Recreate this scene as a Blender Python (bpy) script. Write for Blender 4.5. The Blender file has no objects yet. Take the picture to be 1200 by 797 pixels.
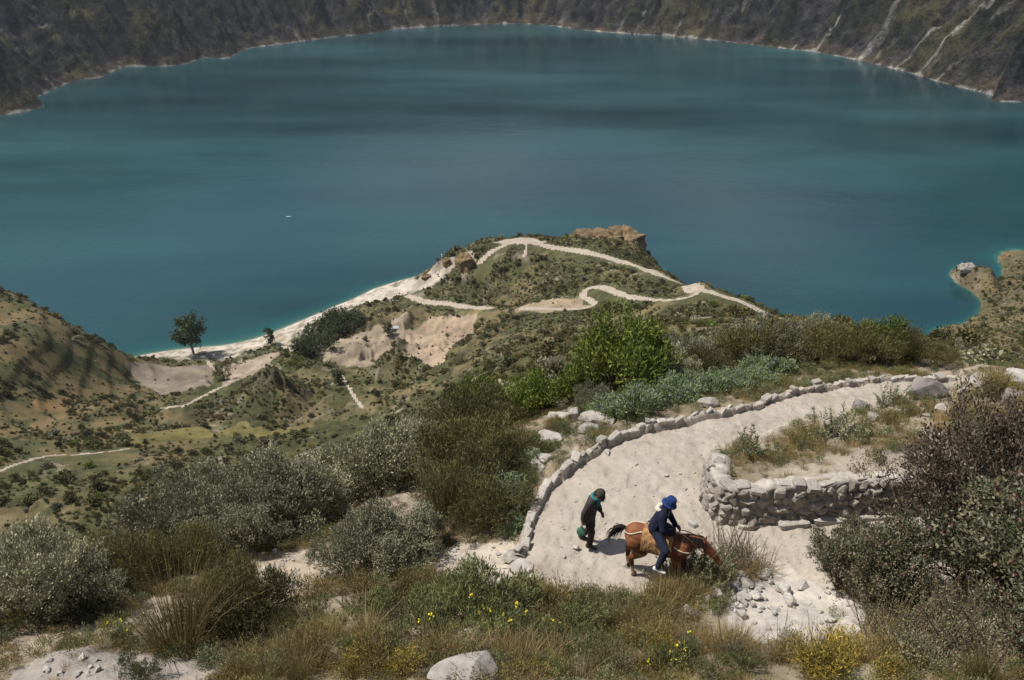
import bpy, bmesh, math, random
import numpy as np
from mathutils import Vector, Matrix, Euler

# ------------------------------------------------------------------ camera, sky, sun, exposure
S = bpy.context.scene
COL = S.collection
CH = 250.0                     # camera height above the lake (lake surface is z = 0)
FPX = 942.0                    # focal length in photo pixels (1200 wide)
PITCH = math.radians(28.5)
cam_d = bpy.data.cameras.new('camera')
cam_d.sensor_width = 36.0
cam_d.lens = 36.0 * FPX / 1200.0
cam_d.clip_start = 0.5
cam_d.clip_end = 20000
cam = bpy.data.objects.new('camera', cam_d)
COL.objects.link(cam)
cam.location = (0, 0, CH)
cam.rotation_euler = (math.pi / 2 - PITCH, 0, 0)
S.camera = cam

SUN_EL = math.radians(60)
SUN_AZ = math.radians(-82)     # compass style: 0 = +Y (ahead), negative = to the left
sun_dir = Vector((math.sin(SUN_AZ) * math.cos(SUN_EL), math.cos(SUN_AZ) * math.cos(SUN_EL), math.sin(SUN_EL)))
w = bpy.data.worlds.new('World')
S.world = w
w.use_nodes = True
nt = w.node_tree
bgn = nt.nodes['Background']
sky = nt.nodes.new('ShaderNodeTexSky')
sky.sky_type = 'NISHITA'
sky.sun_disc = False
sky.sun_elevation = SUN_EL
sky.sun_rotation = SUN_AZ
sky.altitude = 800
sky.air_density = 1.0
sky.dust_density = 1.5
tcw = nt.nodes.new('ShaderNodeTexCoord'); cn_ = nt.nodes.new('ShaderNodeTexNoise'); mpw = nt.nodes.new('ShaderNodeMapping'); mpw.inputs['Scale'].default_value = (1.0, 1.0, 2.6)
cn_.inputs['Scale'].default_value = 2.2; cn_.inputs['Detail'].default_value = 7; cn_.inputs['Roughness'].default_value = 0.58
rw_ = nt.nodes.new('ShaderNodeValToRGB'); rw_.color_ramp.elements[0].position = 0.47; rw_.color_ramp.elements[1].position = 0.66
mw = nt.nodes.new('ShaderNodeMix'); mw.data_type = 'RGBA'; mw.inputs[7].default_value = (5.6, 5.8, 6.2, 1)   # broken white cloud
nt.links.new(tcw.outputs['Generated'], mpw.inputs[0]); nt.links.new(mpw.outputs[0], cn_.inputs['Vector']); nt.links.new(cn_.outputs[0], rw_.inputs[0]); nt.links.new(rw_.outputs[0], mw.inputs[0]); nt.links.new(sky.outputs[0], mw.inputs[6])
nt.links.new(mw.outputs[2], bgn.inputs[0])
bgn.inputs[1].default_value = 0.08
sl = bpy.data.lights.new('sun', 'SUN')
sl.energy = 4.7
sl.angle = math.radians(0.6)
sl.color = (1.0, 0.955, 0.89)
so = bpy.data.objects.new('sun', sl)
COL.objects.link(so)
so.rotation_euler = sun_dir.to_track_quat('Z', 'Y').to_euler()
so.location = (-300, 100, 900)
S.view_settings.view_transform = 'Standard'
S.view_settings.look = 'None'
S.view_settings.exposure = 0.35
S.view_settings.gamma = 1.0
S.view_settings.use_curve_mapping = False
S.cycles.max_bounces = 6
S.cycles.diffuse_bounces = 3
S.cycles.glossy_bounces = 3
S.cycles.transparent_max_bounces = 6
S.cycles.use_denoising = True

rng = np.random.default_rng(7)
random.seed(7)

# ------------------------------------------------------------------ helpers
def tag(o, label=None, cat=None, group=None, kind=None):
    if label: o['label'] = label
    if cat: o['category'] = cat
    if group: o['group'] = group
    if kind: o['kind'] = kind
    return o

def link(name, mesh, mat=None, parent=None):
    o = bpy.data.objects.new(name, mesh)
    COL.objects.link(o)
    if mat is not None and not mesh.materials:
        mesh.materials.append(mat)
    if parent is not None:
        o.parent = parent
    return o

def empty(name, loc=(0, 0, 0), rz=0.0):
    o = bpy.data.objects.new(name, None)
    COL.objects.link(o)
    o.empty_display_size = 0.2
    o.location = loc
    o.rotation_euler = (0, 0, rz)
    return o

def np_mesh(name, V, F, smooth=True, attrs=None, cols=None):
    """V (n,3), F (m,k) arrays -> mesh, fast"""
    me = bpy.data.meshes.new(name)
    V = np.asarray(V, np.float32); F = np.asarray(F, np.int32)
    k = F.shape[1]
    me.vertices.add(len(V)); me.vertices.foreach_set('co', V.ravel())
    me.loops.add(F.size); me.loops.foreach_set('vertex_index', F.ravel())
    me.polygons.add(len(F))
    me.polygons.foreach_set('loop_start', np.arange(0, F.size, k, dtype=np.int32))
    if smooth:
        me.polygons.foreach_set('use_smooth', np.ones(len(F), bool))
    for nm, a in (attrs or {}).items():
        at = me.attributes.new(nm, 'FLOAT', 'POINT'); at.data.foreach_set('value', np.asarray(a, np.float32))
    for nm, a in (cols or {}).items():
        at = me.attributes.new(nm, 'FLOAT_COLOR', 'POINT')
        c = np.ones((len(V), 4), np.float32); c[:, :3] = a
        at.data.foreach_set('color', c.ravel())
    me.update(calc_edges=True)
    me.validate()
    return me

def bm_mesh(name, bm, smooth=False):
    me = bpy.data.meshes.new(name)
    if smooth:
        for f in bm.faces: f.smooth = True
    bm.to_mesh(me); bm.free()
    return me

# value noise
def _h(ix, iy, seed):
    n = (ix.astype(np.int64) * 374761393 + iy.astype(np.int64) * 668265263 + seed * 974634777) & 0x7fffffff
    n = ((n ^ (n >> 13)) * 1274126177) & 0x7fffffff
    n = ((n ^ (n >> 16)) * 2246822519) & 0x7fffffff
    return (n & 0xffff) / 65535.0

def vnoise(x, y, seed=0):
    ix = np.floor(x); iy = np.floor(y)
    fx = x - ix; fy = y - iy
    fx = fx * fx * fx * (fx * (fx * 6 - 15) + 10); fy = fy * fy * fy * (fy * (fy * 6 - 15) + 10)
    a = _h(ix, iy, seed); b = _h(ix + 1, iy, seed); c = _h(ix, iy + 1, seed); d = _h(ix + 1, iy + 1, seed)
    return (a + (b - a) * fx) * (1 - fy) + (c + (d - c) * fx) * fy

def fbm(x, y, oct=4, seed=0, gain=0.5):
    s = 0; a = 1.0; t = 0
    for i in range(oct):
        c, sn = math.cos(0.6 * i + 0.3), math.sin(0.6 * i + 0.3)
        s = s + a * (vnoise((x * c - y * sn) * 2 ** i + 17.3 * i, (x * sn + y * c) * 2 ** i - 9.1 * i, seed + i) * 2 - 1); t += a; a *= gain
    return s / t

def ridged(x, y, oct=4, seed=0):
    s = 0; a = 1.0; t = 0
    for i in range(oct):
        s = s + a * (1 - np.abs(vnoise(x * 2 ** i + 5.7 * i, y * 2 ** i + 3.3 * i, seed + i) * 2 - 1)); t += a; a *= 0.5
    return s / t

def sstep(a, b, x):
    t = np.clip((x - a) / (b - a), 0, 1)
    return t * t * (3 - 2 * t)

def mixc(c0, c1, t):
    t = np.asarray(t)[..., None]
    return np.asarray(c0) * (1 - t) + np.asarray(c1) * t

# ------------------------------------------------------------------ photo pixel -> direction -> ground
CP, SP = math.cos(PITCH), math.sin(PITCH)
def ray(u, v):
    u = np.asarray(u, float); v = np.asarray(v, float)
    a = (u - 600) / FPX; b = -(v - 398.5) / FPX
    return np.stack([a, CP + b * SP, -SP + b * CP], -1)
def pix(u, v, z):
    """point on the pixel's ray at height z relative to the camera"""
    d = ray(u, v); t = z / d[..., 2]
    return d * t[..., None]

# terrain control points: (u, v, z relative to camera)
CT = [
 # bottom of the frame, bank under the camera
 (0,797,-9.2),(200,797,-9.0),(400,797,-8.9),(600,797,-8.8),(800,797,-8.8),(1000,797,-8.7),(1200,797,-8.4),
 (0,740,-10.2),(200,740,-9.8),(400,740,-9.7),(560,745,-9.6),(700,745,-9.6),(860,760,-9.5),(1000,755,-9.5),(1200,740,-8.9),
 # lower path, hairpin
 (690,637,-10.5),(690,690,-10.45),(620,665,-10.55),(640,640,-10.55),(760,640,-10.45),(770,685,-10.35),(850,650,-10.4),(960,640,-10.3),(1050,625,-10.2),
 (1150,640,-10.0),(1200,690,-9.7),(920,690,-10.3),(900,730,-10.0),(1030,720,-9.9),(830,720,-10.15),(1200,600,-10.0),
 (660,600,-10.65),(720,560,-10.75),(800,560,-10.65),(800,520,-10.95),(870,500,-11.2),(950,470,-11.8),(1050,450,-12.3),(1110,447,-12.5),(850,590,-10.5),
 (930,520,-11.1),(1000,490,-11.5),(940,606,-10.35),(1040,600,-10.2),(1060,540,-10.7),
 # right shoulder with boulders
 (1100,470,-11.7),(1160,470,-11.2),(1200,480,-10.9),(1150,520,-10.7),(1200,540,-10.5),(1150,440,-12.2),(1200,438,-12.2),
 # outside of the parapet
 (590,640,-10.8),(520,650,-11.0),(560,610,-11.4),(600,570,-11.6),(620,530,-11.8),(660,500,-11.9),(720,480,-12.0),(800,462,-12.3),(880,445,-12.8),(960,430,-13.6),(1060,426,-14.6),(1130,428,-13.8),
 # shoulder left
 (440,660,-11.4),(330,670,-11.6),(330,700,-10.7),(200,700,-11.0),(80,720,-10.8),(0,690,-12.0),(150,660,-12.6),(300,640,-13.0),(450,610,-13.0),(540,560,-13.6),
 (0,650,-14.0),(150,625,-15.2),(300,600,-16.0),(430,570,-16.4),(520,520,-16.6),(620,480,-15.8),(700,450,-16.5),
 # corridor right of centre, grazing slope
 (560,480,-21),(600,450,-27),(660,430,-29),(730,435,-22),(800,430,-19),(900,425,-19),(1000,415,-21),
 (560,450,-62),(600,425,-90),(650,410,-110),(700,410,-70),(760,405,-75),(800,400,-65),(850,400,-50),(900,398,-44),(960,395,-44),(1010,393,-44),
 (620,400,-158),(650,392,-160),(700,385,-165),(750,380,-150),(800,370,-130),(850,375,-98),(900,382,-70),
 (940,378,-92),(990,382,-70),(1040,392,-60),
 # trail ridge out to the promontory
 (912,372,-112),(870,350,-140),(845,340,-152),(820,330,-163),(780,318,-180),(740,305,-193),(690,294,-205),(650,287,-211),(610,279,-214),(575,292,-214),(550,308,-219),(520,306,-222),
 (800,350,-170),(740,350,-178),(690,339,-192),(690,358,-190),(640,362,-196),(600,362,-208),(550,360,-222),(500,352,-236),(470,345,-243),
 (700,325,-200),(650,320,-216),(620,330,-218),(580,330,-222),(540,335,-228),
 (760,365,-158),(700,370,-180),(640,380,-185),
 # rock lump beyond the ridge
 (700,287,-226),(735,281,-220),(748,297,-243),
 # fields and beach
 (530,390,-222),(530,410,-212),(490,400,-228),(580,380,-206),(500,430,-196),(455,385,-236),(430,400,-236),(400,385,-241),(480,370,-237),
 (140,418,-249.5),(200,412,-249),(250,407,-249.5),(300,398,-249.5),(330,386,-249.8),(390,360,-249.8),(440,338,-249.8),(470,329,-248),(500,320,-247),
 (230,414,-246),(340,395,-246),(200,440,-238),(300,420,-243),(370,410,-240),(390,440,-222),(440,430,-222),(440,470,-190),
 (200,470,-222),(300,470,-214),(380,470,-204),(300,492,-202),(400,495,-190),(200,495,-205),(300,520,-186),(420,520,-172),(200,520,-188),(300,545,-170),(380,545,-162),
 (100,510,-192),(40,545,-170),(100,560,-165),(200,560,-162),(0,580,-152),(150,600,-142),(60,610,-138),(250,580,-150),(0,520,-172),
 # left hill
 (0,338,-185),(30,350,-189),(60,365,-195),(85,380,-202),(100,392,-206),(118,405,-212),(135,417,-218),(0,370,-184),(0,400,-182),(50,400,-188),(60,430,-198),(100,430,-208),(0,430,-186),(0,460,-190),(110,460,-213),(60,480,-202),(0,495,-188),(150,440,-228),(150,480,-214),(30,510,-186),
 # right bay
 (1092,392,-249.6),(1125,383,-249.8),(1150,364,-249.8),(1172,342,-249.8),(1162,330,-249.6),(1130,319,-249.6),(1122,310,-249.5),(1136,313,-240),(1150,315,-237),(1165,316,-236),(1195,308,-236),(1180,299,-250),(1200,294,-250),(1200,340,-236),(1190,380,-226),
 (1140,340,-264),(1110,362,-266),(1080,380,-262),(1150,296,-268),(1100,310,-272),(1190,286,-272),
 (1150,400,-205),(1120,405,-190),(1180,410,-160),(1100,415,-80),(1160,420,-70),(1200,425,-60),
]
HID = []   # hidden points: azimuth deg, r, z
for az in (-60, -48, -36, -26, -17, -9):
    HID += [(az, 48, -50), (az, 80, -88), (az, 125, -122)]
for az in (-62, -45, -30, -15, 0, 15, 30, 45, 62):
    HID += [(az, 3.2, -5.4), (az, 1.0, -2.5)]
HID += [(-62, 10, -9.5), (62, 10, -8.6), (-62, 25, -17), (62, 22, -12), (62, 60, -60), (50, 60, -62), (-62, 250, -150), (-55, 400, -165), (62, 200, -150), (62, 420, -200), (48, 420, -215)]
# lake bottom beyond the shores
for az in (-60, -50): HID += [(az, 620, -240), (az, 800, -300)]
for az, r, z in ((-44, 540, -215), (-40, 535, -218), (-36, 530, -226), (-33.5, 520, -229), (-31.5, 500, -240), (-29.5, 500, -254)): HID += [(az, r, z), (az, r + 55, -261), (az, r + 140, -285)]
for az in (-24, -18, -12, -6): HID += [(az, 640, -285), (az, 800, -320)]
for az in (0, 6, 12): HID += [(az, 700, -290), (az, 850, -320)]
for az, r in ((9, 620), (13, 560), (16, 500), (19, 440), (22, 400), (25, 390), (28, 390)): HID += [(az, r, -258), (az, r + 110, -290)]
for az in (16, 22, 28): HID += [(az, 700, -310)]
for az in (32, 40): HID += [(az, 800, -300)]

KS = 1.2                       # scale of the near ground (checked against the height of the people)
def kz(z):
    z = np.asarray(z, float)
    return z * (1 + (KS - 1) * sstep(70, 26, -z))
_c = np.array(CT, float); _c[:, 2] = kz(_c[:, 2])
_P = pix(_c[:, 0], _c[:, 1], _c[:, 2])
_h0 = np.array([(a, r * KS, z * KS) if r < 30 else (a, r, z) for a, r, z in HID], float)
_P2 = np.stack([np.sin(np.radians(_h0[:, 0])) * _h0[:, 1], np.cos(np.radians(_h0[:, 0])) * _h0[:, 1], _h0[:, 2]], -1)
_P = np.concatenate([_P, _P2])
def _feat(x, y):
    r = np.hypot(x, y)
    return np.arctan2(x, y), np.log(np.maximum(r, 0.3)), r
_a, _l, _r = _feat(_P[:, 0], _P[:, 1])
_s = -_P[:, 2] / _r
_C2 = 0.02 ** 2
def _phi(a, l): return np.sqrt(a * a * 1.6 + l * l + _C2)
_n = len(_P)
_A = np.zeros((_n + 3, _n + 3))
_A[:_n, :_n] = _phi(_a[:, None] - _a[None], _l[:, None] - _l[None]) - np.eye(_n) * 0.002
_A[:_n, _n] = 1; _A[:_n, _n + 1] = _a; _A[:_n, _n + 2] = _l; _A[_n:, :_n] = _A[:_n, _n:].T
_wt = np.linalg.solve(_A, np.concatenate([_s, [0, 0, 0]]))

def base_z(x, y):
    """smooth ground height relative to the camera"""
    x = np.asarray(x, float); y = np.asarray(y, float); sh = x.shape
    x = x.ravel(); y = y.ravel(); out = np.empty(len(x))
    for i in range(0, len(x), 20000):
        a, l, r = _feat(x[i:i + 20000], y[i:i + 20000])
        s = (_phi(a[:, None] - _a[None], l[:, None] - _l[None]) @ _wt[:_n]) + _wt[_n] + _wt[_n + 1] * a + _wt[_n + 2] * l
        out[i:i + 20000] = -s * np.maximum(r, 0.3)
    return out.reshape(sh)

# polygons and polylines in plan
def poly_from(pts):
    a = np.array(pts, float)
    return pix(a[:, 0], a[:, 1], kz(a[:, 2]))[:, :2]

def inside(x, y, poly):
    res = np.zeros(x.shape, bool)
    px, py = poly[:, 0], poly[:, 1]
    bb = (x > px.min()) & (x < px.max()) & (y > py.min()) & (y < py.max())
    xs, ys = x[bb], y[bb]
    rr = np.zeros(len(xs), bool)
    j = len(poly) - 1
    for i in range(len(poly)):
        c = ((py[i] > ys) != (py[j] > ys)) & (xs < (px[j] - px[i]) * (ys - py[i]) / (py[j] - py[i] + 1e-12) + px[i])
        rr ^= c; j = i
    res[bb] = rr
    return res

def dist_line(x, y, line):
    d = np.full(x.shape, 1e9)
    for i in range(len(line) - 1):
        ax, ay = line[i]; bx, by = line[i + 1]
        dx, dy = bx - ax, by - ay
        t = np.clip(((x - ax) * dx + (y - ay) * dy) / (dx * dx + dy * dy + 1e-12), 0, 1)
        d = np.minimum(d, np.hypot(x - ax - t * dx, y - ay - t * dy))
    return d

def smooth_line(pts, n=6):
    p = np.array(pts, float); out = []
    for i in range(len(p) - 1):
        p0 = p[max(i - 1, 0)]; p1 = p[i]; p2 = p[i + 1]; p3 = p[min(i + 2, len(p) - 1)]
        for k in range(n):
            t = k / n
            out.append(0.5 * ((2 * p1) + (-p0 + p2) * t + (2 * p0 - 5 * p1 + 4 * p2 - p3) * t * t + (-p0 + 3 * p1 - 3 * p2 + p3) * t ** 3))
    out.append(p[-1])
    return np.array(out)

# near path outline: outer (parapet) edge then island / wall edge, then the lower edge
OUTER = [(612,668,-10.55),(617,645,-10.56),(624,622,-10.6),(634,590,-10.68),(655,556,-10.76),(692,530,-10.85),(745,506,-10.98),(810,492,-11.1),(870,477,-11.35),(930,460,-11.75),(1000,450,-12.1),(1060,447,-12.35),(1125,449,-12.5)]
INNER = [(1098,468,-12.0),(1050,479,-11.8),(985,489,-11.6),(930,500,-11.35),(880,516,-11.12),(848,534,-10.95),(832,560,-10.7),(828,590,-10.5)]
WALLB = [(828,590,-10.5),(842,606,-10.42),(880,611,-10.38),(940,609,-10.35),(1000,604,-10.28),(1060,600,-10.2),(1200,590,-10.0)]
LOWER = [(1230,700,-9.7),(1120,700,-9.85),(1010,690,-10.1),(950,672,-10.3),(890,650,-10.4),(840,655,-10.4),(775,688,-10.36),(700,700,-10.4),(650,682,-10.5)]
outer_w = smooth_line(poly_from(OUTER)); inner_w = smooth_line(poly_from(INNER)); wall_w = smooth_line(poly_from(WALLB))
path_poly = np.concatenate([outer_w, inner_w, wall_w, poly_from(LOWER)])
# raised island between the two legs of the path, cut off by the retaining wall
isl_edge = np.concatenate([inner_w, ])
isl_poly = np.concatenate([wall_w, poly_from([(1250,480,-10.9), (1150,470,-11.4)]), inner_w])

# trails in the distance
TRAILS = [
 ([(600,283,-214),(575,296,-214),(562,308,-217)], 4.0),
 ([(585,284,-215),(600,281,-214),(622,283,-213)], 9.0),
 ([(616,284,-214),(617,292,-216),(614,300,-219)], 2.4),
 ([(606,280,-214),(650,290,-211),(690,296,-205),(740,310,-193),(768,320,-182),(792,330,-173),(815,338,-164)], 5.6),
 ([(815,338,-164),(828,341,-159),(845,346,-151),(870,354,-139),(892,365,-123),(912,375,-111)], 5.0),
 ([(822,336,-161),(814,345,-165),(800,350,-168),(770,352,-174),(735,347,-179),(705,337,-190),(688,339,-192),(684,348,-192),(696,356,-190),(680,362,-192),(640,362,-196),(612,361,-205)], 4.4),
 ([(575,361,-214),(550,360,-222),(525,356,-229),(500,354,-236),(478,347,-241)], 5.0),
 ([(0,552,-166),(28,541,-172),(58,534,-177),(85,533,-178),(120,530,-180),(150,526,-183)], 1.5),
 ([(190,478,-218),(215,475,-221),(236,465,-226),(262,452,-232),(280,440,-236)], 1.8),
 ([(400,440,-222),(412,460,-212),(425,478,-190)], 1.6),
 ([(238,418,-245),(262,440,-238),(290,436,-240),(306,424,-243)], 1.8),
]
trail_lines = [(smooth_line(poly_from(p)), wd) for p, wd in TRAILS]
# small hills in the valley
def wp(u, v, z): return pix(np.array(u), np.array(v), np.array(z))
HILLOCKS = [(wp(314, 466, -218), 27, 21), (wp(470, 432, -212), 22, 13), (wp(128, 470, -205), 16, 9), (wp(210, 488, -208), 18, 8)]

def path_mask(x, y):
    n = 0.10 * fbm(x * 1.7, y * 1.7, 3, 41)
    return inside(x + n, y + n * 0.7, path_poly)

def ground(x, y):
    """final ground height (world z)"""
    x = np.asarray(x, float); y = np.asarray(y, float)
    z = base_z(x, y)
    r = np.hypot(x, y)
    far = sstep(45, 160, r)
    # fractal relief that grows with distance
    amp = far * sstep(-251, -236, z) * np.clip(r / 400, 0, 1.1) ** 1.5
    if far.any():
        fm = r > 40
        dt = np.full(x.shape, 1e9)
        for ln, wd in trail_lines:
            dt[fm] = np.minimum(dt[fm], dist_line(x[fm], y[fm], ln))
        amp = amp * (0.08 + 0.92 * sstep(2, 22, dt))
    lhill = sstep(-0.40, -0.48, np.arctan2(x, y)) * sstep(230, 280, r)
    amp = amp * (1 - 0.75 * lhill)
    lv = 1 + 1.5 * sstep(0.05, -0.08, np.arctan2(x, y)) * (1 - lhill)
    z = z + amp * lv * (4.5 * fbm(x / 70, y / 70, 3, 3) + 4.0 * (ridged(x / 26, y / 26, 4, 11) - 0.55) + 1.2 * fbm(x / 8, y / 8, 3, 13))
    mid = sstep(18, 45, r) * (1 - far)
    z = z + mid * 0.8 * fbm(x / 7, y / 7, 4, 5)
    rg = sstep(0.46, 0.52, np.arctan2(x, y)) * sstep(250, 320, r)
    z = z + rg * sstep(-255, -246, z) * (6.0 * (ridged(x / 20, y / 20, 4, 15) - 0.5) + 2.0 * fbm(x / 7, y / 7, 3, 16))
    # terraces on the left hill and valley
    ter = sstep(120, 180, r) * sstep(-0.10, -0.28, np.arctan2(x, y)) * sstep(-248, -240, z)
    st = 9.0
    q = z / st; fq = q - np.floor(q)
    zt = (np.floor(q) + sstep(0.72, 1.0, fq)) * st + fq * 1.2
    z = z + ter * (0.72 - 0.55 * lhill) * (zt - z)
    for c, R, H in HILLOCKS:
        d = np.hypot(x - c[0], y - c[1]) * (1 + 0.25 * fbm(x / 14, y / 14, 2, 77))
        z = z + H * np.maximum(0, 1 - d / R) ** 1.15 * (1 + 0.5 * (ridged(x / 9, y / 9, 3, 79) - 0.6))
    # near micro relief
    near = r < 52
    if near.any():
        xn, yn, zn = x[near], y[near], z[near]
        pm = path_mask(xn, yn)
        dp = np.minimum(dist_line(xn, yn, outer_w), dist_line(xn, yn, inner_w))
        rough = 0.16 * fbm(xn / 1.4, yn / 1.4, 4, 21) + 0.05 * fbm(xn / 0.22, yn / 0.22, 3, 23)
        smo = 0.06 * fbm(xn / 0.9, yn / 0.9, 3, 25) + 0.075 * fbm(xn / 0.30, yn / 0.40, 4, 27)
        zn = zn + np.where(pm, smo, rough)
        im = inside(xn, yn, isl_poly)
        d1 = dist_line(xn, yn, wall_w); d2 = dist_line(xn, yn, isl_edge)
        wgt = d2 / (d1 + d2 + 1e-6)
        hh = 0.12 + 0.86 * sstep(0, 1, wgt ** 0.8)
        zn = zn + np.where(im, hh * sstep(0.02, 0.10, d1), 0)
        z = z.copy(); z[near] = zn
    return z + CH

def hits(uv, tmin=4.0, tmax=3000.0):
    """first ground point along each pixel's ray (ground or lake)"""
    out = []
    ts = np.geomspace(tmin, tmax, 700)
    for u, v in uv:
        d = ray(u, v); P = d[None] * ts[:, None]
        m = P[:, 2] > -251
        P = P[m]
        g = np.maximum(ground(P[:, 0], P[:, 1]), 0) - CH
        below = np.nonzero(P[:, 2] <= g)[0]
        if len(below) == 0:
            out.append(Vector(P[-1]) + Vector((0, 0, CH))); continue
        i = max(below[0], 1)
        lo, hi = ts[i - 1], ts[i]
        for _ in range(3):
            tt = np.linspace(lo, hi, 12); Q = d[None] * tt[:, None]
            gg = np.maximum(ground(Q[:, 0], Q[:, 1]), 0) - CH
            b = np.nonzero(Q[:, 2] <= gg)[0]
            k = b[0] if len(b) else 11
            lo, hi = tt[max(k - 1, 0)], tt[k]
        q = d * hi
        out.append(Vector((q[0], q[1], q[2] + CH)))
    return out

#@@MATERIALS
# ------------------------------------------------------------------ materials
def newmat(name):
    m = bpy.data.materials.new(name); m.use_nodes = True
    n = m.node_tree.nodes; n.clear()
    out = n.new('ShaderNodeOutputMaterial'); p = n.new('ShaderNodeBsdfPrincipled')
    m.node_tree.links.new(p.outputs[0], out.inputs[0])
    p.inputs['Roughness'].default_value = 0.9
    p.inputs['Specular IOR Level'].default_value = 0.25
    return m, m.node_tree, p, out

def N(t, ty, **kw):
    n = t.nodes.new(ty)
    for k, v in kw.items(): setattr(n, k, v)
    return n

def ramp(t, fac, stops):
    r = N(t, 'ShaderNodeValToRGB')
    e = r.color_ramp.elements
    while len(e) < len(stops): e.new(0.5)
    for i, (p, c) in enumerate(stops):
        e[i].position = p; e[i].color = (*c, 1)
    t.links.new(fac, r.inputs[0])
    return r.outputs[0]

def noise(t, vec, scale, detail=4, rough=0.55):
    n = N(t, 'ShaderNodeTexNoise'); n.inputs['Scale'].default_value = scale
    n.inputs['Detail'].default_value = detail; n.inputs['Roughness'].default_value = rough
    if vec is not None: t.links.new(vec, n.inputs['Vector'])
    return n.outputs[0]

def mixrgb(t, a, b, fac, mode='MIX'):
    m = N(t, 'ShaderNodeMix', data_type='RGBA', blend_type=mode)
    for s, v in ((m.inputs[6], a), (m.inputs[7], b), (m.inputs[0], fac)):
        if hasattr(v, 'is_linked') or hasattr(v, 'node'): t.links.new(v, s)
        elif isinstance(v, (int, float)): s.default_value = v
        else: s.default_value = (*v, 1)
    return m.outputs[2]

def math_(t, op, a, b=None):
    m = N(t, 'ShaderNodeMath', operation=op)
    for s, v in ((m.inputs[0], a), (m.inputs[1], b)):
        if v is None: continue
        if isinstance(v, (int, float)): s.default_value = v
        else: t.links.new(v, s)
    return m.outputs[0]

def bump(t, p, h, strength, dist=0.05):
    b = N(t, 'ShaderNodeBump'); b.inputs['Strength'].default_value = strength; b.inputs['Distance'].default_value = dist
    t.links.new(h, b.inputs['Height']); t.links.new(b.outputs[0], p.inputs['Normal'])

def pos(t):
    return N(t, 'ShaderNodeNewGeometry').outputs['Position']

def attr(t, name, out='Color'):
    a = N(t, 'ShaderNodeAttribute'); a.attribute_name = name
    return a.outputs[out]

def mat_trail():
    m, t, p, o = newmat('trail_dust'); n = noise(t, pos(t), 0.5, 5, 0.6)
    t.links.new(ramp(t, n, [(0.3, (0.24, 0.195, 0.145)), (0.7, (0.40, 0.345, 0.275))]), p.inputs['Base Color']); p.inputs['Roughness'].default_value = 1.0
    return m
# ground: albedo from the vertex zones, broken up by noise
def mat_ground():
    m, t, p, o = newmat('hillside_ground')
    c = attr(t, 'zone')
    P = pos(t)
    n1 = noise(t, P, 1.3, 8, 0.65); n2 = noise(t, P, 9.0, 6, 0.7); n3 = noise(t, P, 0.12, 6, 0.65)
    k = math_(t, 'ADD', math_(t, 'MULTIPLY', n1, 0.5), math_(t, 'ADD', math_(t, 'MULTIPLY', n2, 0.4), math_(t, 'MULTIPLY', n3, 0.6)))
    v = ramp(t, k, [(0.55, (0.55, 0.56, 0.58)), (0.75, (1, 1, 1)), (0.95, (1.45, 1.4, 1.3))])
    col = mixrgb(t, c, v, 1.0, 'MULTIPLY')
    t.links.new(col, p.inputs['Base Color'])
    bump(t, p, math_(t, 'ADD', n1, math_(t, 'MULTIPLY', n2, 0.5)), 0.6, 0.12)
    p.inputs['Roughness'].default_value = 1.0; p.inputs['Specular IOR Level'].default_value = 0.1
    return m

def mat_sand():
    m, t, p, o = newmat('path_sand')
    P = pos(t)
    n1 = noise(t, P, 0.7, 8, 0.68); n2 = noise(t, P, 9, 6, 0.75); n3 = noise(t, P, 45, 3, 0.6)
    k = math_(t, 'ADD', math_(t, 'MULTIPLY', n1, 0.55), math_(t, 'ADD', math_(t, 'MULTIPLY', n2, 0.3), math_(t, 'MULTIPLY', n3, 0.15)))
    c = ramp(t, k, [(0.30, (0.22, 0.178, 0.138)), (0.42, (0.335, 0.287, 0.232)), (0.54, (0.395, 0.345, 0.285)), (0.68, (0.46, 0.41, 0.345))])
    t.links.new(c, p.inputs['Base Color'])
    bump(t, p, math_(t, 'ADD', n2, math_(t, 'MULTIPLY', n3, 0.5)), 0.7, 0.07)
    p.inputs['Roughness'].default_value = 1.0; p.inputs['Specular IOR Level'].default_value = 0.1
    return m

def mat_water():
    m, t, p, o = newmat('lake_water')
    d = attr(t, 'depth', 'Fac')
    c = ramp(t, d, [(0.0, (0.15, 0.19, 0.14)), (0.12, (0.028, 0.10, 0.078)), (0.4, (0.010, 0.066, 0.064)), (1.0, (0.011, 0.047, 0.053))])
    t.links.new(c, p.inputs['Base Color'])
    P = pos(t)
    mp = N(t, 'ShaderNodeMapping'); mp.inputs['Scale'].default_value = (0.0013, 0.0042, 1); mp.inputs['Rotation'].default_value = (0, 0, math.radians(12))
    t.links.new(P, mp.inputs[0])
    big = noise(t, mp.outputs[0], 1.0, 3, 0.55)
    r = ramp(t, big, [(0.36, (0.05, 0.05, 0.05)), (0.50, (0.14, 0.14, 0.14)), (0.66, (0.28, 0.28, 0.28))])   # wind-ruffled and calm lanes
    t.links.new(r, p.inputs['Roughness'])
    c = mixrgb(t, c, ramp(t, big, [(0.34, (0.45, 0.55, 0.60)), (0.50, (1, 1, 1)), (0.66, (1.7, 1.4, 1.38))]), 1.0, 'MULTIPLY')
    t.links.new(c, p.inputs['Base Color'])
    p.inputs['IOR'].default_value = 1.33; p.inputs['Specular IOR Level'].default_value = 0.5
    n = noise(t, P, 0.35, 4, 0.6); n2 = noise(t, P, 0.06, 3, 0.6)
    bump(t, p, math_(t, 'ADD', n, math_(t, 'MULTIPLY', n2, 2.0)), 0.14, 0.8)
    return m

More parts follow.
